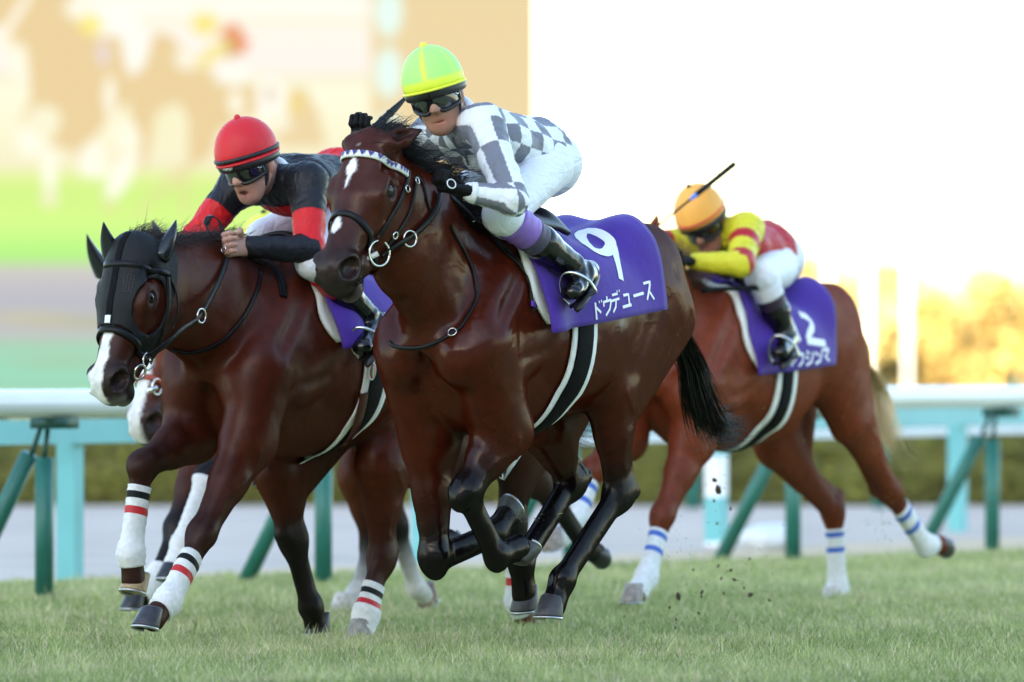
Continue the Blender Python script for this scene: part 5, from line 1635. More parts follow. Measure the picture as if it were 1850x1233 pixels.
def build_rider(H, P, h=.006, detail=True):
    """P: pose and colours, joints in the horse's axes"""
    R = Rider(H, P['base'], P['label'])
    k_ = P.get('scale', 1.13)
    J = {a: np.array(b, float) for a, b in P['j'].items()}
    f, l, u = frame_of(P['face'], P['up'])
    hc = J['head']                                     # centre of the skull
    hq = lambda a, b, c: hc + (f * a + l * b + u * c) * k_
    sk = np.array(P.get('skin', (.42, .22, .15)))
    # ---- one continuous body: skull, face, neck, trunk, limbs, hands
    hs = .0045
    allh = np.array(list(J.values()))
    F = Field(hc - .24, hc + .24, hs)
    def sg(A, B, ra, rb=None, side=None, k=.012, col=None, **kw):
        F.seg(A, B, tuple(np.array(ra) * k_) if hasattr(ra, '__len__') else ra * k_, None if rb is None else (tuple(np.array(rb) * k_) if hasattr(rb, '__len__') else rb * k_), side=l if side is None else side, k=k, col=sk if col is None else col, **kw)
    F.ball(hq(-.005, 0, .03), np.array((.095, .076, .10)) * k_, side=l, axis=f, k=.01, col=sk)
    F.ball(hq(.035, 0, -.035), np.array((.062, .064, .085)) * k_, side=l, axis=f, k=.03, col=sk)
    sg(hq(.055, 0, -.085), hq(.065, 0, -.105), (.032, .026), k=.03)                      # chin
    for s in (1, -1):
        sg(hq(.0, s * .056, -.055), hq(.055, s * .026, -.098), .020, .020, k=.025)           # jaw
        sg(hq(.055, s * .043, -.025), hq(.03, s * .060, -.02), .020, .018, k=.02)           # cheek bone
        F.ball(hq(-.012, s * .079, -.015), np.array((.020, .010, .034)) * k_, side=l, axis=f, k=.012, col=sk * np.array((1.1, .85, .8)))   # ear
        F.ball(hq(.086, s * .014, -.035), .012 * k_, k=.012, col=sk * np.array((1.1, .85, .8)))   # nostril wing
        sg(hq(.080, s * .004, -.072), hq(.068, s * .026, -.074), .008, .006, k=.008, col=sk * np.array((1.05, .62, .6)))
        sg(hq(.078, s * .004, -.085), hq(.068, s * .022, -.081), .009, .006, k=.008, col=sk * np.array((1.05, .62, .6)))
    sg(hq(.085, 0, .012), hq(.104, 0, -.030), .010, .014, k=.015)                                 # nose
    sg(hq(.072, 0, .032), hq(.082, 0, .015), (.05, .014), (.03, .012), k=.02)                      # brow
    if P.get('mouth_open'):
        F.ball(hq(.088, 0, -.079), np.array((.016, .018, .0075)) * k_, side=l, axis=f, k=.005, sub=True)
    else:
        F.ball(hq(.092, 0, -.0785), np.array((.012, .026, .0022)) * k_, side=l, axis=f, k=.004, sub=True)
    F.seg(hq(-.025, 0, -.06), J['neck'], (.053 * k_, .058 * k_), (.062 * k_, .066 * k_), side=l, k=.03, col=sk)
    V1, Q1 = F.mesh(2)
    C1 = F.colours(V1, .008) * (1 + .06 * vnoise(V1, 30, 3))[:, None]
    mo = np.exp(-(np.linalg.norm((V1 - hq(.086, 0, -.079)) / np.array(1.0), axis=1) / (.016 * k_)) ** 2)[:, None] * (.8 if P.get('mouth_open') else 0)
    C1 = C1 * (1 - mo) + np.array((.10, .02, .02)) * mo
    beard = P.get('stubble', 0)
    if beard:
        t = (sstep(-.045, -.07, (V1 - hc) @ u / k_) * beard)[:, None]; C1 = C1 * (1 - t) + C1 * np.array((.62, .62, .68)) * t
    # hands: palm, four unequal curled fingers and a thumb
    HV, HQ, HC = [], [], []
    gl = P.get('gloves', True)
    for s in ('l', 'r'):
        wr, kn = J['wrist_' + s], J['hand_' + s]
        d = nrm_(kn - wr); g = P.get('grip_' + s, (0, 1, 0)); g = np.array(g, float); g = nrm_(g - d * g.dot(d))   # along the row of knuckles
        inn = np.cross(d, g) * P.get('curl_' + s, 1)                                              # the way the fingers curl
        kk = k_ * 1.0
        Fh = Field(np.minimum(wr, kn) - .13, np.maximum(wr, kn) + .13, .0042)
        cc = sk if not gl else np.array((.008, .008, .009))
        Fh.seg(wr - d * .05, wr, (.030 * kk, .024 * kk), (.032 * kk, .024 * kk), side=g, k=.01, col=cc if gl else sk)
        Fh.seg(wr, kn, (.033 * kk, .020 * kk), (.042 * kk, .017 * kk), side=g, k=.012, col=cc)
        for q, (off, ln) in enumerate(((-.032, .078), (-.011, .088), (.011, .082), (.031, .066))):
            k0 = kn + g * off * kk; ln *= kk
            p1 = k0 + (d * .75 + inn * .55) * ln * .42
            p2 = p1 + (inn * .95 - d * .10) * ln * .34
            p3 = p2 + (-d * .75 + inn * .25) * ln * .28
            Fh.seg(k0 - d * .01, p1, .0108 * kk, .0102 * kk, k=.004, col=cc)
            Fh.seg(p1, p2, .0102 * kk, .0095 * kk, k=.003, col=cc); Fh.seg(p2, p3, .0095 * kk, .0085 * kk, k=.003, col=cc * (1.08 if not gl else 1))
            Fh.ball(k0 - inn * .004, .0125 * kk, k=.006, col=cc * np.array((1.12, .9, .88)) if not gl else cc)
        t0 = wr + d * .018 - g * .032 * kk + inn * .006; t1 = t0 + (d * .55 - g * .35 + inn * .55) * .045 * kk; t2 = t1 + (d * .6 + g * .35 + inn * .35) * .034 * kk
        Fh.seg(t0, t1, .014 * kk, .0118 * kk, k=.008, col=cc); Fh.seg(t1, t2, .0115 * kk, .0092 * kk, k=.004, col=cc)
        v, q = Fh.mesh(1); c = Fh.colours(v, .006)
        HV.append(v); HQ.append(q); HC.append(c)
    # trunk and limbs of the body under the clothes (kept a little inside them)
    def trunk(F, gr, kk=1.0, arms=True, legs=True, chest=True):
        pv, ch, nk = J['pelvis'], J['chest'], J['neck']
        if chest:
            F.seg(pv, lerp(pv, ch, .55), (.150 * gr, .115 * gr), (.158 * gr, .115 * gr), k=.04, col=(0, 0, 0))
            F.seg(lerp(pv, ch, .5), ch, (.158 * gr, .118 * gr), (.185 * gr, .125 * gr), k=.04, col=(0, 0, 0))
            F.seg(J['sh_l'], J['sh_r'], .076 * gr, .076 * gr, k=.05, col=(0, 0, 0))
            F.seg(ch, nk, (.10 * gr, .085 * gr), (.066 * gr, .066 * gr), k=.05, col=(0, 0, 0))
        for s in ('l', 'r'):
            if arms:
                F.seg(J['sh_' + s], J['el_' + s], .074 * gr, .055 * gr, k=.03, col=(0, 0, 0))
                F.seg(J['el_' + s], lerp(J['el_' + s], J['wrist_' + s], .93), .055 * gr, .037 * gr, k=.02, col=(0, 0, 0))
            if legs:
                hp_ = pv + (J['hip_' + s] - pv)
                F.seg(hp_, J['knee_' + s], .100 * gr, .068 * gr, k=.05, col=(0, 0, 0))
                F.seg(J['knee_' + s], lerp(J['knee_' + s], J['ankle_' + s], .10), .070 * gr, .062 * gr, k=.03, col=(0, 0, 0))
        return F
    lo = allh.min(0) - .25; hi = allh.max(0) + .25
    Fb = trunk(Field(lo, hi, .011), .84)
    for s in ('l', 'r'):
        Fb.seg(J['knee_' + s], J['ankle_' + s], .052, .034, k=.02, col=(0, 0, 0))
    V2, Q2 = Fb.mesh(1)
    VV = [V1, V2] + HV; QQ = [Q1, Q2] + HQ; CC = [C1, np.tile(sk, (len(V2), 1))] + HC
    off = np.cumsum([0] + [len(v) for v in VV])
    body = R.put('body', np.concatenate(VV), np.concatenate([q + o for q, o in zip(QQ, off)]), None, np.clip(np.concatenate(CC), .003, .9))
    body.data.materials.clear(); body.data.materials.append(M_skin)
    if gl:
        body.data.materials.append(M_glove)
        nq = [len(q) for q in QQ]; mi = np.zeros(sum(nq), np.int32); mi[nq[0] + nq[1]:] = 1
        body.data.polygons.foreach_set('material_index', mi)
    # ---- jersey
    Fj = trunk(Field(lo, hi, h * (.88 if detail else 1)), 1.0, legs=False)
    Fj.seg(J['pelvis'] + np.array((.05, 0, 0)), J['pelvis'], .16, .15, k=.03, sub=False)
    Vj, Qj = Fj.mesh(2); Nj = Fj.grad(Vj)
    prm = P['jersey_mask'](Vj, J)
    Cj = P['silk'](Vj, J, P)
    Vj = wrinkle(Vj, Nj, P.get('wr', .007), 11, 21)
    keep = prm[Qj].all(1)
    ix = np.unique(Qj[keep]); rm = np.full(len(Vj), -1); rm[ix] = np.arange(len(ix))
    jer = R.put('jersey', Vj[ix], rm[Qj[keep]], M_silk, Cj[ix])
    # ---- breeches
    Fp = trunk(Field(lo, hi, h * 1.35), 1.04, arms=False, chest=False)
    Fp.seg(J['pelvis'] + np.array((.10, 0, .0)), J['pelvis'] + np.array((-.02, 0, -.02)), (.150, .125), (.165, .135), k=.05)
    Vp, Qp = Fp.mesh(2); Np = Fp.grad(Vp)
    Vp = wrinkle(Vp, Np, .0030, 16, 31)
    R.put('breeches', Vp, Qp, M_breech_f, np.tile(np.array(P.get('breeches', (.76, .77, .81))), (len(Vp), 1)))
    # ---- gaiters and boots
    for s in ('l', 'r'):
        kn, an, to = J['knee_' + s], J['ankle_' + s], J['toe_' + s]
        for (a, b, c, nm) in P['bands']:
            bb = MB(); A = lerp(kn, an, a); B = lerp(kn, an, b); n_ = 7
            pts = [lerp(A, B, i / n_) for i in range(n_ + 1)]
            ra, rb = .0765 - .026 * a, .0765 - .026 * b
            bb.tube(pts, [ra + (rb - ra) * i / n_ + (.0025 * math.sin(i * 2.1)) for i in range(n_ + 1)], 24)
            R.mb(bb, nm, c)
        Fo = Field(np.min([kn, an, to], 0) - .16, np.max([kn, an, to], 0) + .16, h * 1.1)
        b0 = P['bands'][-1][1] - .03
        d = nrm_(to - an); sh = nrm_(an - kn)
        heel = an - d * .055 + sh * .035
        Fo.seg(lerp(kn, an, b0), lerp(kn, an, .55), .068, .062, k=.02); Fo.seg(lerp(kn, an, .5), an, .061, .048, k=.02)
        Fo.seg(an + sh * .03, to - d * .02, (.046, .046), (.042, .030), k=.03)
        Fo.ball(heel, (.045, .038, .040), k=.03)
        Vo, Qo = Fo.mesh(2); No = Fo.grad(Vo)
        t = np.clip((Vo - kn) @ sh / np.linalg.norm(an - kn), 0, 1.4)
        ph = vnoise(Vo, 10, 7)
        Vo = Vo + No * (.003 * np.exp(-((t - .95) / .10) ** 2) * np.sin(t * 52 + ph * 5))[:, None]
        ob = R.put('boot', Vo, Qo, M_boot)
        # sole and stirrup iron
        sd = nrm_(np.cross(d, sh)); dn = nrm_(sh - d * sh.dot(d))
        bb = MB(); c0 = an + dn * .070; V = []; n_ = 16
        for z in (0, .014):
            for q in range(n_):
                a_ = 2 * math.pi * q / n_
                V.append(lerp(heel, to, .5) + dn * (.038 + z) + d * math.cos(a_) * (np.linalg.norm(to - heel) * .62) + sd * math.sin(a_) * .040)
        bb.add(V, [tuple(range(n_ - 1, -1, -1)), tuple(range(n_, 2 * n_))] + [(q, (q + 1) % n_, n_ + (q + 1) % n_, n_ + q) for q in range(n_)])
        R.mb(bb, 'sole', M_rub, ob)
        st = to - d * .075 + dn * .060
        bb = MB()
        top = st - dn * .125
        bb.tube(crom([st - sd * .060, st - sd * .064 - dn * .05, st - sd * .040 - dn * .10, top, st + sd * .040 - dn * .10, st + sd * .064 - dn * .05, st + sd * .060], 4), .0065, 6)
        R.mb(bb, 'stirrup_iron', M_metal)
        bb = MB(); bb.tube([st - sd * .062, st + sd * .062], .016, 8, flat=.5, up=dn); R.mb(bb, 'stirrup_tread', M_rub)
    # ---- helmet with silk cover
    col = P['cap']
    tl = P.get('cap_tilt', -.12)
    hu = nrm_(u + f * tl); hf = nrm_(f - hu * f.dot(hu)); hl_ = np.cross(hu, hf)
    c0 = hq(-.004, 0, .048)
    V = []; n1, n2 = 40, 16; Fq = []; cs = []
    for j in range(n2 + 1):
        th = (math.pi / 2 + .18) * j / n2
        for i in range(n1):
            a_ = 2 * math.pi * i / n1
            r_ = math.sin(th); z = math.cos(th)
            pk = max(0, math.cos(a_)) ** 3 * .008 * sstep(1.2, 1.6, th)
            seam = abs(((a_ / (2 * math.pi) * 6 + .5) % 1) - .5)
            rr = 1 + .004 * math.sin(a_ * 24 + 2) * sstep(.9, 1.5, th)
            V.append(c0 + (hf * math.cos(a_) * (.124 + pk) * r_ * rr + hl_ * math.sin(a_) * .106 * r_ * rr + hu * .122 * z) * k_)
            sm = 1 - sstep(.035, .06, seam) if th > .12 else 1
            if th > P.get('brim_th', 9): sm = 1
            cs.append(np.array(col) * (1 - sm) + np.array(P.get('seam', col)) * sm)
    for j in range(n2):
        for i in range(n1):
            Fq.append((j * n1 + i, (j + 1) * n1 + i, (j + 1) * n1 + (i + 1) % n1, j * n1 + (i + 1) % n1))
    hm = R.put('helmet', V, np.array(Fq), None, np.array(cs)); hm.data.materials.clear(); hm.data.materials.append(P['cap_mat'])
    so = hm.modifiers.new('thickness', 'SOLIDIFY'); so.thickness = .006; so.offset = -1
    bb = MB(); bb.sphere(c0 + hu * .122 * k_, .012 * k_, 12, 6); R.mb(bb, 'button', P['cap_mat2'], hm)
    for zz, rr, m_, nm in P['rims']:
        pts = []
        for i in range(41):
            a_ = 2 * math.pi * i / 40
            pts.append(c0 + (hf * math.cos(a_) * (.1235 + max(0, math.cos(a_)) ** 3 * .009) + hl_ * math.sin(a_) * .1055 + hu * zz) * k_)
        bb = MB(); bb.tube(pts, rr * k_, 8, cap=False, flat=1.0, up=hu); R.mb(bb, nm, m_, hm)
    # inner helmet edge
    pts = [c0 + (hf * math.cos(2 * math.pi * i / 40) * .112 + hl_ * math.sin(2 * math.pi * i / 40) * .094 - hu * .034) * k_ for i in range(41)]
    bb = MB(); bb.tube(pts, .013 * k_, 8, cap=False, flat=1.5, up=hu); R.mb(bb, 'helmet_shell', M_rub, hm)
    # ---- goggles
    V = []; Fq = []; n1, n2 = 26, 8
    gz = P.get('gog_z', .002)
    for j in range(n2 + 1):
        for i in range(n1 + 1):
            s_ = i / n1 * 2 - 1; t = j / n2 * 2 - 1
            a_ = s_ * 1.2
            notch = .017 * math.exp(-(s_ / .16) ** 2) if t < 0 else 0
            hgt = .045 * (1 - .28 * abs(s_) ** 3)
            bul = .012 * (1 - t * t)
            x = -.004 + (.102 + bul) * math.cos(a_) ; y = .084 * math.sin(a_) * 1.02
            z = gz + (t * hgt if t > 0 else t * (hgt - notch))
            V.append(hq(x, y, z))
    for j in range(n2):
        for i in range(n1):
            q = j * (n1 + 1) + i; Fq.append((q, q + 1, q + n1 + 2, q + n1 + 1))
    go = R.put('goggles', V, np.array(Fq), M_lens); so = go.modifiers.new('thickness', 'SOLIDIFY'); so.thickness = .005
    per = [i for i in range(n1 + 1)] + [j * (n1 + 1) + n1 for j in range(1, n2 + 1)] + [n2 * (n1 + 1) + i for i in range(n1 - 1, -1, -1)] + [j * (n1 + 1) for j in range(n2 - 1, -1, -1)]
    bb = MB(); bb.tube([V[q] for q in per] + [V[per[0]]], .0068 * k_, 6, cap=False); R.mb(bb, 'goggle_frame', M_rub, go)
    for s in (1, -1):
        pts = [hq(.040, s * .079, gz + .006), hq(.0, s * .090, gz + .016), hq(-.05, s * .088, gz + .03), hq(-.105, s * .045, gz + .045)]
        bb = MB(); bb.tube(crom(pts, 4), .0125 * k_, 8, flat=.35, up=l * s); R.mb(bb, 'goggle_strap', M_rub, go)
        bb = MB(); bb.torus(hq(.045, s * .079, gz + .004), .013 * k_, .003 * k_, f * .4 + l * s, 14, 5); R.mb(bb, 'goggle_vent', P.get('vent', M_metal), go)
        pts = [hq(.012, s * .080, .01), hq(.020, s * .074, -.045), hq(.038, s * .045, -.105), hq(.045, 0, -.125)]
        bb = MB(); bb.tube(crom(pts, 5), [(.013 - .0075 * q / 15) * k_ for q in range(16)], 6, flat=.4, up=l * s); R.mb(bb, 'chin_strap', P.get('strap', M_rub), hm)
    # collar
    cA = lerp(J['neck'], hq(-.025, 0, -.06), .15); ax_ = nrm_(hq(-.025, 0, -.06) - J['neck'])
    bb = MB(); sd = nrm_(np.cross(ax_, (0, 0, 1) if abs(ax_[2]) < .9 else (1, 0, 0))); s2 = np.cross(ax_, sd)
    pts = [cA + ax_ * .03 + (sd * math.cos(2 * math.pi * i / 24) * .070 + s2 * math.sin(2 * math.pi * i / 24) * .075) for i in range(25)]
    bb.tube(pts, .018, 8, cap=False, flat=1.6, up=ax_); R.mb(bb, 'collar', P.get('collar', M_breech), jer)
    # cuffs
    for s in ('l', 'r'):
        A = lerp(J['el_' + s], J['wrist_' + s], .84); B = lerp(J['el_' + s], J['wrist_' + s], .97)
        bb = MB(); bb.tube([A, lerp(A, B, .5), B], [.043, .041, .039], 18); R.mb(bb, 'cuff', P['cuff'], jer)
    R.hq = hq; R.J = J; R.k = k_
    return R

def cap_mat(name, col, rough=.5):
    return mat(name, col, rough, spec=.3, attr='coat', bump=.2, bscale=38)

def arm_param(V, J, s):
    """position along the sleeve (metres from the shoulder) and angle round it; also distance to the arm's axis"""
    best = None
    L0 = np.linalg.norm(J['el_' + s] - J['sh_' + s])
    out_d = np.full(len(V), 9.); out_s = np.zeros(len(V)); out_a = np.zeros(len(V))
    for A, B, o in ((J['sh_' + s], J['el_' + s], 0.), (J['el_' + s], J['wrist_' + s], L0)):
        d = B - A; L = np.linalg.norm(d); d = d / L
        t = np.clip((V - A) @ d, -.03, L + .02); q = V - (A + t[:, None] * d); ds = np.linalg.norm(q, axis=1)
        e1 = nrm_(np.cross(d, (0, 0, 1.))); e2 = np.cross(d, e1)
        an = np.arctan2(q @ e2, q @ e1)
        m = ds < out_d
        out_d = np.where(m, ds, out_d); out_s = np.where(m, t + o, out_s); out_a = np.where(m, an, out_a)
    return out_d, out_s, out_a
def torso_param(V, J):
    A, B = J['pelvis'], J['chest']; d = nrm_(B - A)
    t = (V - A) @ d; q = V - (A + t[:, None] * d)
    e1 = np.array((0, 1., 0)); e2 = np.cross(d, e1)
    return t, np.arctan2(q @ e2 * 1.3, q @ e1), q @ e1, q @ e2
def mask_std(V, J):
    t = torso_param(V, J)[0]
    d = np.minimum(arm_param(V, J, 'l')[0], arm_param(V, J, 'r')[0])
    return (t > .02) | (d < .10)

# ---------------- jockey of horse nine: grey and white checks, lime cap
H = H9; p = H.P
M_limecap = cap_mat('cap_lime', (.45, .85, .25)); M_yel = mat('trim_yellow', (.80, .85, .05), .5)
white, grey = np.array((.78, .79, .83)), np.array((.185, .19, .235))
def silk9(V, J, P):
    t, a, y, z = torso_param(V, J)
    da, sa, aa = arm_param(V, J, 'l'); db, sb, ab = arm_param(V, J, 'r')
    c = (np.floor((t + .02) / .092) + np.floor((a + 3.3) / (2 * math.pi) * 12)) % 2
    use_l = (da < .093) & (sa > .03); use_r = (db < .093) & (sb > .03)
    cl = (np.floor((sa + .06) / .20) + np.floor((aa + 3.5) / (2 * math.pi) * 6)) % 2
    cr = (np.floor((sb + .03) / .17) + np.floor((ab + 3.2) / (2 * math.pi) * 6)) % 2
    c = np.where(use_l, cl, np.where(use_r, cr, c))[:, None]
    return white * (1 - c) + grey * c
J9 = dict(head=p(789, 171, .0), neck=p(836, 222, .0), chest=p(868, 250, .0), pelvis=p(975, 287, .0), sh_l=p(873, 224, .185), sh_r=p(778, 246, -.185),
          el_l=p(926, 362, .39), el_r=p(722, 300, -.33), wrist_l=p(846, 347, .27), hand_l=p(804, 338, .22), wrist_r=p(682, 246, -.34), hand_r=p(655, 236, -.34),
          hip_l=p(984, 302, .09), hip_r=p(932, 312, -.09), knee_l=p(908, 388, .25), knee_r=p(815, 360, -.25), ankle_l=p(1050, 492, .34), ankle_r=p(858, 520, -.35),
          toe_l=p(1030, 533, .40), toe_r=p(790, 545, -.38))
M_band_p = mat('band_violet', (.26, .13, .50), .5, bump=.15, bscale=40); M_band_d = mat('band_slate', (.065, .055, .095), .55, bump=.15, bscale=40)
RJ9 = build_rider(H9, dict(j=J9, base=H.L(-.25, 0, -.1), label='jockey in grey and white checks with a lime cap on the leading horse', face=(.90, .40, -.26), up=(.38, -.12, 1.0), cap=(.43, .86, .20), seam=(.78, .88, .06),
      cap_mat=M_limecap, cap_mat2=M_yel, brim_th=1.50, rims=[(-.023, .0045, M_yel, 'cap_edge')], silk=silk9, jersey_mask=mask_std, cuff=mat('cuff_white', (.78, .79, .83), .55), breeches=(.77, .78, .84),
      bands=[(.10, .32, M_band_p, 'gaiter'), (.32, .52, M_band_d, 'gaiter')], skin=(.36, .19, .13)))
b = MB(); q0, q1 = H9.P(655, 252, -.31), H9.P(728, 182, -.40)
C = crom([q0 + (q0 - q1) * .06, lerp(q0, q1, .4), q1, q1 + (q1 - q0) * .9 + np.array((0, 0, .02))], 6); n_ = len(C)
wh = tag(empty('whip', H9.M @ Vector(q0), HROT), 'black whip raised behind the lime cap in a gloved hand', 'whip', None)
b.tube([c - q0 for c in C], [.014 - .008 * sstep(.5, .7, i / n_) for i in range(n_)], 8); b.build('shaft', M_glove, wh)
MB().sphere(q0 * 0 + (q0 - q1) * .07, .016, 10, 6).build('end_cap', M_metal, wh)
b = MB()
for i in range(5): b.torus(C[1 + 2 * i] - q0, .0145, .0025, q1 - q0, 10, 4)
b.build('grip_wrap', M_rub, wh)
# zip and glove badge
def on_body(R, H, px, py):
    o = [c for c in R.root.children if c.name.startswith('jersey')][0]
    return o
tg = [c for c in RJ9.root.children if c.name.startswith('jersey')][0]
bvj = BVHTree.FromPolygons([tuple(np.array(v.co) + RJ9.base) for v in tg.data.vertices], [tuple(q.vertices) for q in tg.data.polygons])
C, N = surf_curve(H9, [(818, 248), (830, 270), (846, 297)], .003, bvj)
V, F = ribbon(C - RJ9.base, N, .010, .002); MB().add(V, F).build('zip', mat('zip_grey', (.16, .16, .18), .35), tg)
o = [c for c in RJ9.root.children if c.name.startswith('body')][0]
bvb = BVHTree.FromPolygons([tuple(np.array(v.co) + RJ9.base) for v in o.data.vertices], [tuple(q.vertices) for q in o.data.polygons])
hh = H9.ray(815, 333, bvb)
if hh[0] is not None:
    MB().torus(np.array(hh[0]) + np.array(hh[1]) * .003 - RJ9.base, .018, .0022, hh[1], 18, 5).build('glove_badge', M_print, RJ9.root)

# ---------------- jockey of horse one: black with red hoops and a red cap
H = H1; p = H.P
M_redcap = cap_mat('cap_red', (.6, .02, .03)); M_redt = mat('trim_red', (.62, .012, .022), .5); M_bandk = mat('trim_black', (.012, .012, .015), .5)
red, blk = np.array((.62, .010, .014)), np.array((.0095, .0095, .0145))
def silk1(V, J, P):
    t, a, y, z = torso_param(V, J)
    da, sa, aa = arm_param(V, J, 'l'); db, sb, ab = arm_param(V, J, 'r')
    L = np.linalg.norm(J['chest'] - J['pelvis'])
    c = np.where((z < -.03) & (t < L + .10) & (t > .10), 1., 0.)
    c = np.where((t < L * .42) & (z > 0), 1., c)
    ul = (da < .095) & (sa > .02); ur = (db < .095) & (sb > .02)
    c = np.where(ul, ((sa > .15) & (sa < .29)) * 1., np.where(ur, ((sb > .12) & (sb < .27)) * 1., c))[:, None]
    return blk * (1 - c) + red * c
J1 = dict(head=p(452, 296, .0), neck=p(505, 325, .0), chest=p(530, 334, .0), pelvis=p(625, 340, .0), sh_l=p(556, 330, .185), sh_r=p(428, 338, -.185),
          el_l=p(560, 452, .27), el_r=p(355, 430, -.28), wrist_l=p(442, 446, .12), hand_l=p(410, 444, .10), wrist_r=p(415, 462, -.16), hand_r=p(455, 475, -.16),
          hip_l=p(645, 365, .10), hip_r=p(585, 375, -.10), knee_l=p(568, 472, .27), knee_r=p(478, 430, -.27), ankle_l=p(672, 580, .34), ankle_r=p(500, 580, -.35),
          toe_l=p(652, 632, .42), toe_r=p(430, 610, -.38))
M_bandr = mat('band_red', (.60, .015, .022), .5); M_bandb = mat('band_black', (.012, .011, .013), .5)
RJ1 = build_rider(H1, dict(j=J1, base=H.L(-.25, 0, -.1), label='jockey in black silks with red hoops and a red cap, bare hand on the rein', face=(.97, -.06, -.42), up=(.48, -.16, 1.0), cap=(.60, .022, .030), seam=(.66, .012, .016),
      cap_mat=M_redcap, cap_mat2=M_redt, rims=[(-.008, .0075, M_bandk, 'cap_band'), (-.024, .005, M_redt, 'cap_edge')], silk=silk1, jersey_mask=mask_std, cuff=M_bandb, breeches=(.77, .78, .84), gloves=False, mouth_open=True, stubble=.5,
      bands=[(.14, .42, M_bandr, 'gaiter'), (.42, .50, M_bandb, 'gaiter')], skin=(.44, .235, .175), grip_l=(.15, .25, -1), curl_l=1, strap=M_bandk))
q = J1['hand_l'] + (J1['hand_l'] - J1['wrist_l']) * .2
b = MB(); b.torus(H1.P(404, 451, .125) - RJ1.base, .0125, .0022, J1['hand_l'] - J1['wrist_l'], 14, 5); b.build('ring', M_metal, RJ1.root)
hmq = [c for c in RJ1.root.children if c.name.startswith('helmet')][0]
bq = MB(); bq.sphere(RJ1.hq(.122, .0, .034) - RJ1.base, (.010, .026, .015), 14, 8); bq.build('helmet_badge', mat('badge_grey', (.5, .5, .5), .4), hmq)
bq = MB(); bq.torus(RJ1.hq(.128, 0, .034) - RJ1.base, .012, .002, (1, 0, 0), 14, 5); bq.build('badge_ring', M_bandk, hmq)

# ---------------- jockey of horse twelve: yellow sleeves with red hoops, red body, orange cap
H = H12; p = H.P
M_orcap = cap_mat('cap_orange', (.8, .35, .06)); M_redt2 = mat('trim_red_soft', (.60, .03, .03), .5)
yel, rd12 = np.array((.66, .60, .030)), np.array((.42, .010, .020))
def silk12(V, J, P):
    t, a, y, z = torso_param(V, J)
    da, sa, aa = arm_param(V, J, 'l'); db, sb, ab = arm_param(V, J, 'r')
    L = np.linalg.norm(J['chest'] - J['pelvis'])
    c = np.where(t > L + .03, 0., 1.)
    hoop = lambda s: (((s > .11) & (s < .18)) | ((s > .27) & (s < .34))) * 1.
    ul = (da < .095) & (sa > -.02); ur = (db < .095) & (sb > -.02)
    c = np.where(ul, hoop(sa), np.where(ur, hoop(sb), c))[:, None]
    return yel * (1 - c) + rd12 * c
J12 = dict(head=p(1272, 400, .0), neck=p(1308, 428, 0), chest=p(1318, 445, .0), pelvis=p(1390, 460, .0), sh_l=p(1348, 415, .18), sh_r=p(1240, 440, -.18),
           el_l=p(1338, 478, .30), el_r=p(1185, 440, -.25), wrist_l=p(1252, 472, .12), hand_l=p(1222, 474, .10), wrist_r=p(1190, 468, -.10), hand_r=p(1205, 478, -.08),
           hip_l=p(1400, 485, .10), hip_r=p(1350, 490, -.10), knee_l=p(1376, 500, .29), knee_r=p(1290, 515, -.27), ankle_l=p(1420, 606, .33), ankle_r=p(1310, 630, -.35),
           toe_l=p(1408, 640, .42), toe_r=p(1250, 655, -.38))
M_bandw = mat('band_white', (.72, .72, .80), .6); M_bandm = mat('band_maroon', (.030, .014, .035), .5)
RJ12 = build_rider(H12, dict(j=J12, base=H.L(-.25, 0, -.1), label='jockey crouched in yellow and red silks with an orange cap on the chestnut', face=(.88, .16, -.66), up=(.66, -.16, 1.0), cap=(.92, .43, .085), seam=(.95, .47, .08),
      cap_mat=M_orcap, cap_mat2=M_orcap, rims=[(-.004, .0045, M_redt2, 'cap_band')], silk=silk12, jersey_mask=mask_std, cuff=mat('cuff_yellow', tuple(yel), .55), breeches=(.77, .78, .84),
      bands=[(.02, .34, M_bandw, 'gaiter'), (.34, .60, M_bandm, 'gaiter')], skin=(.34, .17, .115), scale=1.10, collar=mat('collar_yellow', tuple(yel), .55)), h=.0075)
# his raised whip, and the one lying along the rein
def stick(name, H, a, b, va, vb, label, r0, r1, m, tipm=None, frac=.42):
    A, B = H.P(*a, va), H.P(*b, vb)
    root = tag(empty(name, H.M @ Vector(A), HROT), label, 'whip')
    C = [lerp(A, B, i / 14) - A for i in range(15)]
    MB().tube(C[:7], [r0 + (r1 - r0) * .2 * (i / 6) if True else r0 for i in range(7)], 8).build('handle', m, root)
    MB().tube(C[6:], [r1 * (1.0 if i < 7 else 1.6) for i in range(9)], 6).build('shaft', M_glove, root)
    if tipm: MB().tube([C[6] * .98, C[7]], [r0 * .75, r0 * .5], 8).build('collar_band', tipm, root)
    return root
M_blue = mat('whip_blue', (.04, .22, .75), .4)
stick('whip', H12, (1326, 297), (1164, 428), .12, .12, 'black whip with a blue collar slanting up across the orange cap', .0145, .0062, M_glove, M_blue)
stick('whip', H12, (1372, 520), (1270, 524), .30, .22, 'dark whip with a blue end beside the orange capped jockey knee', .012, .010, M_glove, M_blue)

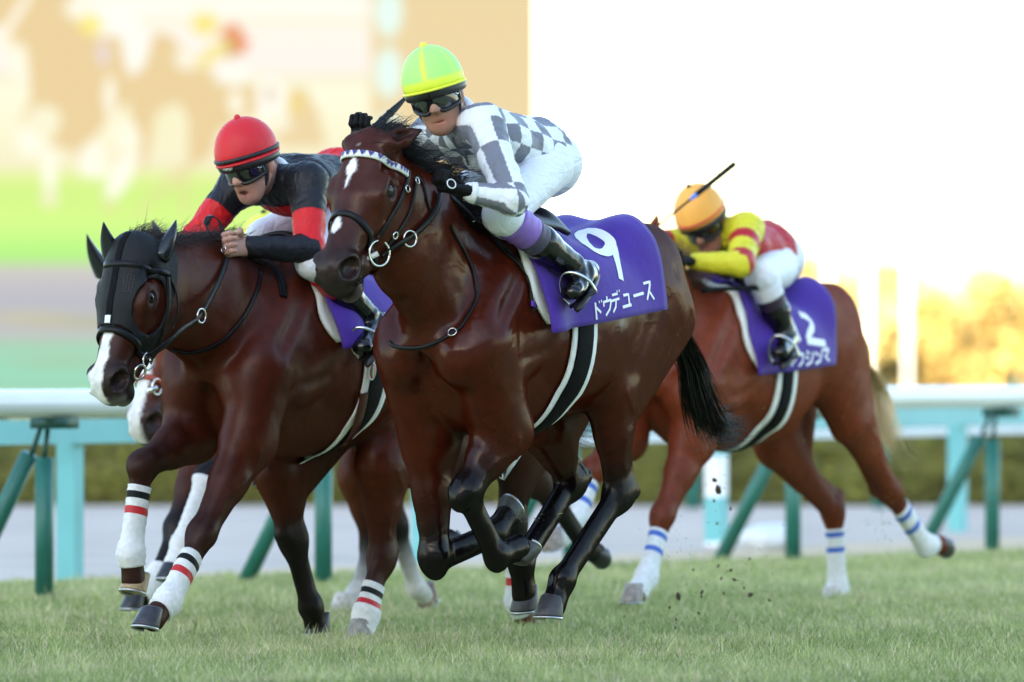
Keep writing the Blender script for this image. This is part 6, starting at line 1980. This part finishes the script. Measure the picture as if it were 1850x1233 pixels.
# ---------------- jockey mostly hidden behind the one in black
H = HDD; p = H.P
M_yelcap = cap_mat('cap_yellow', (.75, .68, .05))
def silkd(V, J, P): return np.tile(np.array((.70, .71, .74)), (len(V), 1))
JD = dict(head=p(486, 462, .0), neck=p(532, 470, 0), chest=p(552, 474, .0), pelvis=p(650, 478, .0), sh_l=p(578, 468, .17), sh_r=p(500, 478, -.17),
          el_l=p(570, 520, .25), el_r=p(470, 520, -.22), wrist_l=p(500, 520, .10), hand_l=p(470, 520, .08), wrist_r=p(455, 525, -.08), hand_r=p(430, 522, -.07),
          hip_l=p(665, 480, .10), hip_r=p(615, 490, -.10), knee_l=p(620, 540, .27), knee_r=p(540, 545, -.27), ankle_l=p(680, 630, .34), ankle_r=p(560, 640, -.35),
          toe_l=p(690, 665, .42), toe_r=p(510, 670, -.38))
build_rider(HDD, dict(j=JD, base=H.L(-.25, 0, -.1), label='jockey with yellow cap and goggles almost hidden behind the black clad one', face=(.95, .15, -.30), up=(.3, 0, 1.0), cap=(.75, .68, .05), cap_mat=M_yelcap, cap_mat2=M_yelcap,
      rims=[(-.018, .008, M_yelcap, 'cap_edge')], silk=silkd, jersey_mask=mask_std, cuff=M_bandw, bands=[(.06, .5, M_bandw, 'gaiter')], skin=(.4, .22, .15)), h=.012, detail=False)
# ------------------------------------------------------------------ torn turf flying up behind the hooves
M_clod = mat('clod_soil', (.085, .055, .032), .95, vary=.4, vscale=60, bump=.6, bscale=120)
M_fleck = mat('grass_fleck', (.20, .24, .07), .6)
CL = [(1297, 884, 9, 30.5), (1291, 868, 5, 30.6), (1320, 1031, 4, 30.2), (1327, 1048, 4, 30.2), (1344, 1063, 3, 30.3), (1356, 1075, 5, 30.1), (1226, 1079, 7, 29.6), (1224, 1156, 6, 28.8), (1308, 1072, 3, 30.1), (1320, 920, 3, 30.4),
      (1303, 1045, 3, 30.2), (1268, 1070, 4, 29.7), (1267, 1078, 3, 29.7), (1130, 1085, 6, 32.0), (1138, 1078, 5, 32.0), (1122, 1092, 4, 32.0), (1222, 1120, 3, 29.3), (1220, 1135, 3, 29.1), (1262, 1108, 3, 29.4), (1130, 1116, 4, 31.0),
      (1296, 946, 3, 30.4), (1290, 905, 3, 30.5), (1252, 1030, 3, 30.0), (1298, 1023, 3, 30.3), (1340, 930, 2, 30.4), (1390, 1085, 3, 30.0), (1355, 1010, 3, 30.4), (1635, 905, 4, 33.0), (1642, 890, 3, 33.0), (1210, 1098, 3, 29.5)]
cm = []
for k in range(4):
    b = MB(); b.sphere((0, 0, 0), (1, .7, .75), 12, 8)
    r_ = np.random.default_rng(40 + k); vv = np.array(b.v)
    vv = vv * (1 + .45 * vnoise(vv, 2.6, 50 + k) + .25 * vnoise(vv, 7, 60 + k))[:, None]
    b.v = [tuple(q) for q in vv]
    o = b.build('turf_clod', M_clod, None); cm.append(o.data); bpy.data.objects.remove(o)
for i, (px, py, r, Y) in enumerate(CL):
    o = bpy.data.objects.new('turf_clod', cm[i % 4]); COL.objects.link(o)
    s_ = .85 * r * Y / FPX
    o.location = at(px, py, Y); o.scale = (s_ * 1.2, s_, s_ * .9); o.rotation_euler = tuple(rng.uniform(0, 6, 3))
    lab = ('biggest dark clod high in front of the white striped fence post' if i == 0 else 'dark clods in the air beside the white striped fence post' if px > 1285 and py < 960 else 'dark clods flying low over the turf right of the leader hind hooves' if 1250 < px < 1400
           else 'brown clods above the chestnut planted front hoof' if px < 1145 else 'dark crumbs in the column of torn turf nearest the leader hind hooves' if px < 1250 else 'small clods beside the chestnut trailing hind leg')
    tag(o, lab, 'clod', lab if i else 'clods of torn turf')
def flecks():
    V, F = [], []
    def bl(c, L, wd):
        d = rng.normal(size=3); d /= np.linalg.norm(d); e = np.cross(d, rng.normal(size=3)); e /= np.linalg.norm(e)
        i = len(V); V.extend([c - d * L - e * wd * .4, c + e * wd, c + d * L, c - e * wd]); F.append((i, i + 1, i + 2, i + 3))
    for cx, cy, sx, sy, Y, n in ((1290, 1010, 60, 80, 30.2, 70), (1225, 1080, 25, 50, 29.4, 40), (1595, 958, 12, 18, 32.8, 34), (1560, 945, 25, 10, 32.8, 12), (1640, 900, 40, 40, 33, 30), (1130, 1080, 25, 20, 32, 40), (1420, 800, 60, 60, 31.5, 8), (955, 930, 30, 8, 27.2, 14), (1460, 1020, 120, 60, 31.5, 26), (1760, 860, 80, 60, 34, 8)):
        for _ in range(n):
            c = np.array(at(cx + rng.normal() * sx, cy + rng.normal() * sy, Y + rng.normal() * .25))
            if c[2] < .03: continue
            bl(c, rng.uniform(.005, .016), rng.uniform(.0008, .0018))
    o = mesh_obj('grass_flecks', V, F, M_fleck, None, False); o['kind'] = 'stuff'
flecks()

def crumbs():
    V, F = [], []
    for cx, cy, sx, sy, Y, n in ((1300, 1000, 45, 75, 30.3, 70), (1225, 1090, 16, 45, 29.4, 34), (1135, 1082, 16, 12, 32, 40), (1350, 1060, 50, 25, 30.2, 26), (1640, 895, 16, 14, 33, 22), (1300, 880, 12, 10, 30.5, 20), (955, 936, 26, 6, 27.1, 12)):
        for _ in range(n):
            c = np.array(at(cx + rng.normal() * sx, cy + rng.normal() * sy, Y + rng.normal() * .2))
            if c[2] < .03: continue
            r = rng.uniform(.0014, .0042); i = len(V)
            V.extend(c + q * r * rng.uniform(.6, 1.4) for q in np.array([(1, 0, -.4), (-.6, .8, -.4), (-.6, -.8, -.4), (0, 0, 1.)]))
            F.extend([(i, i + 1, i + 3), (i + 1, i + 2, i + 3), (i + 2, i, i + 3), (i, i + 2, i + 1)])
    o = mesh_obj('soil_crumbs', V, F, M_clod, None, False); o['kind'] = 'stuff'
crumbs()
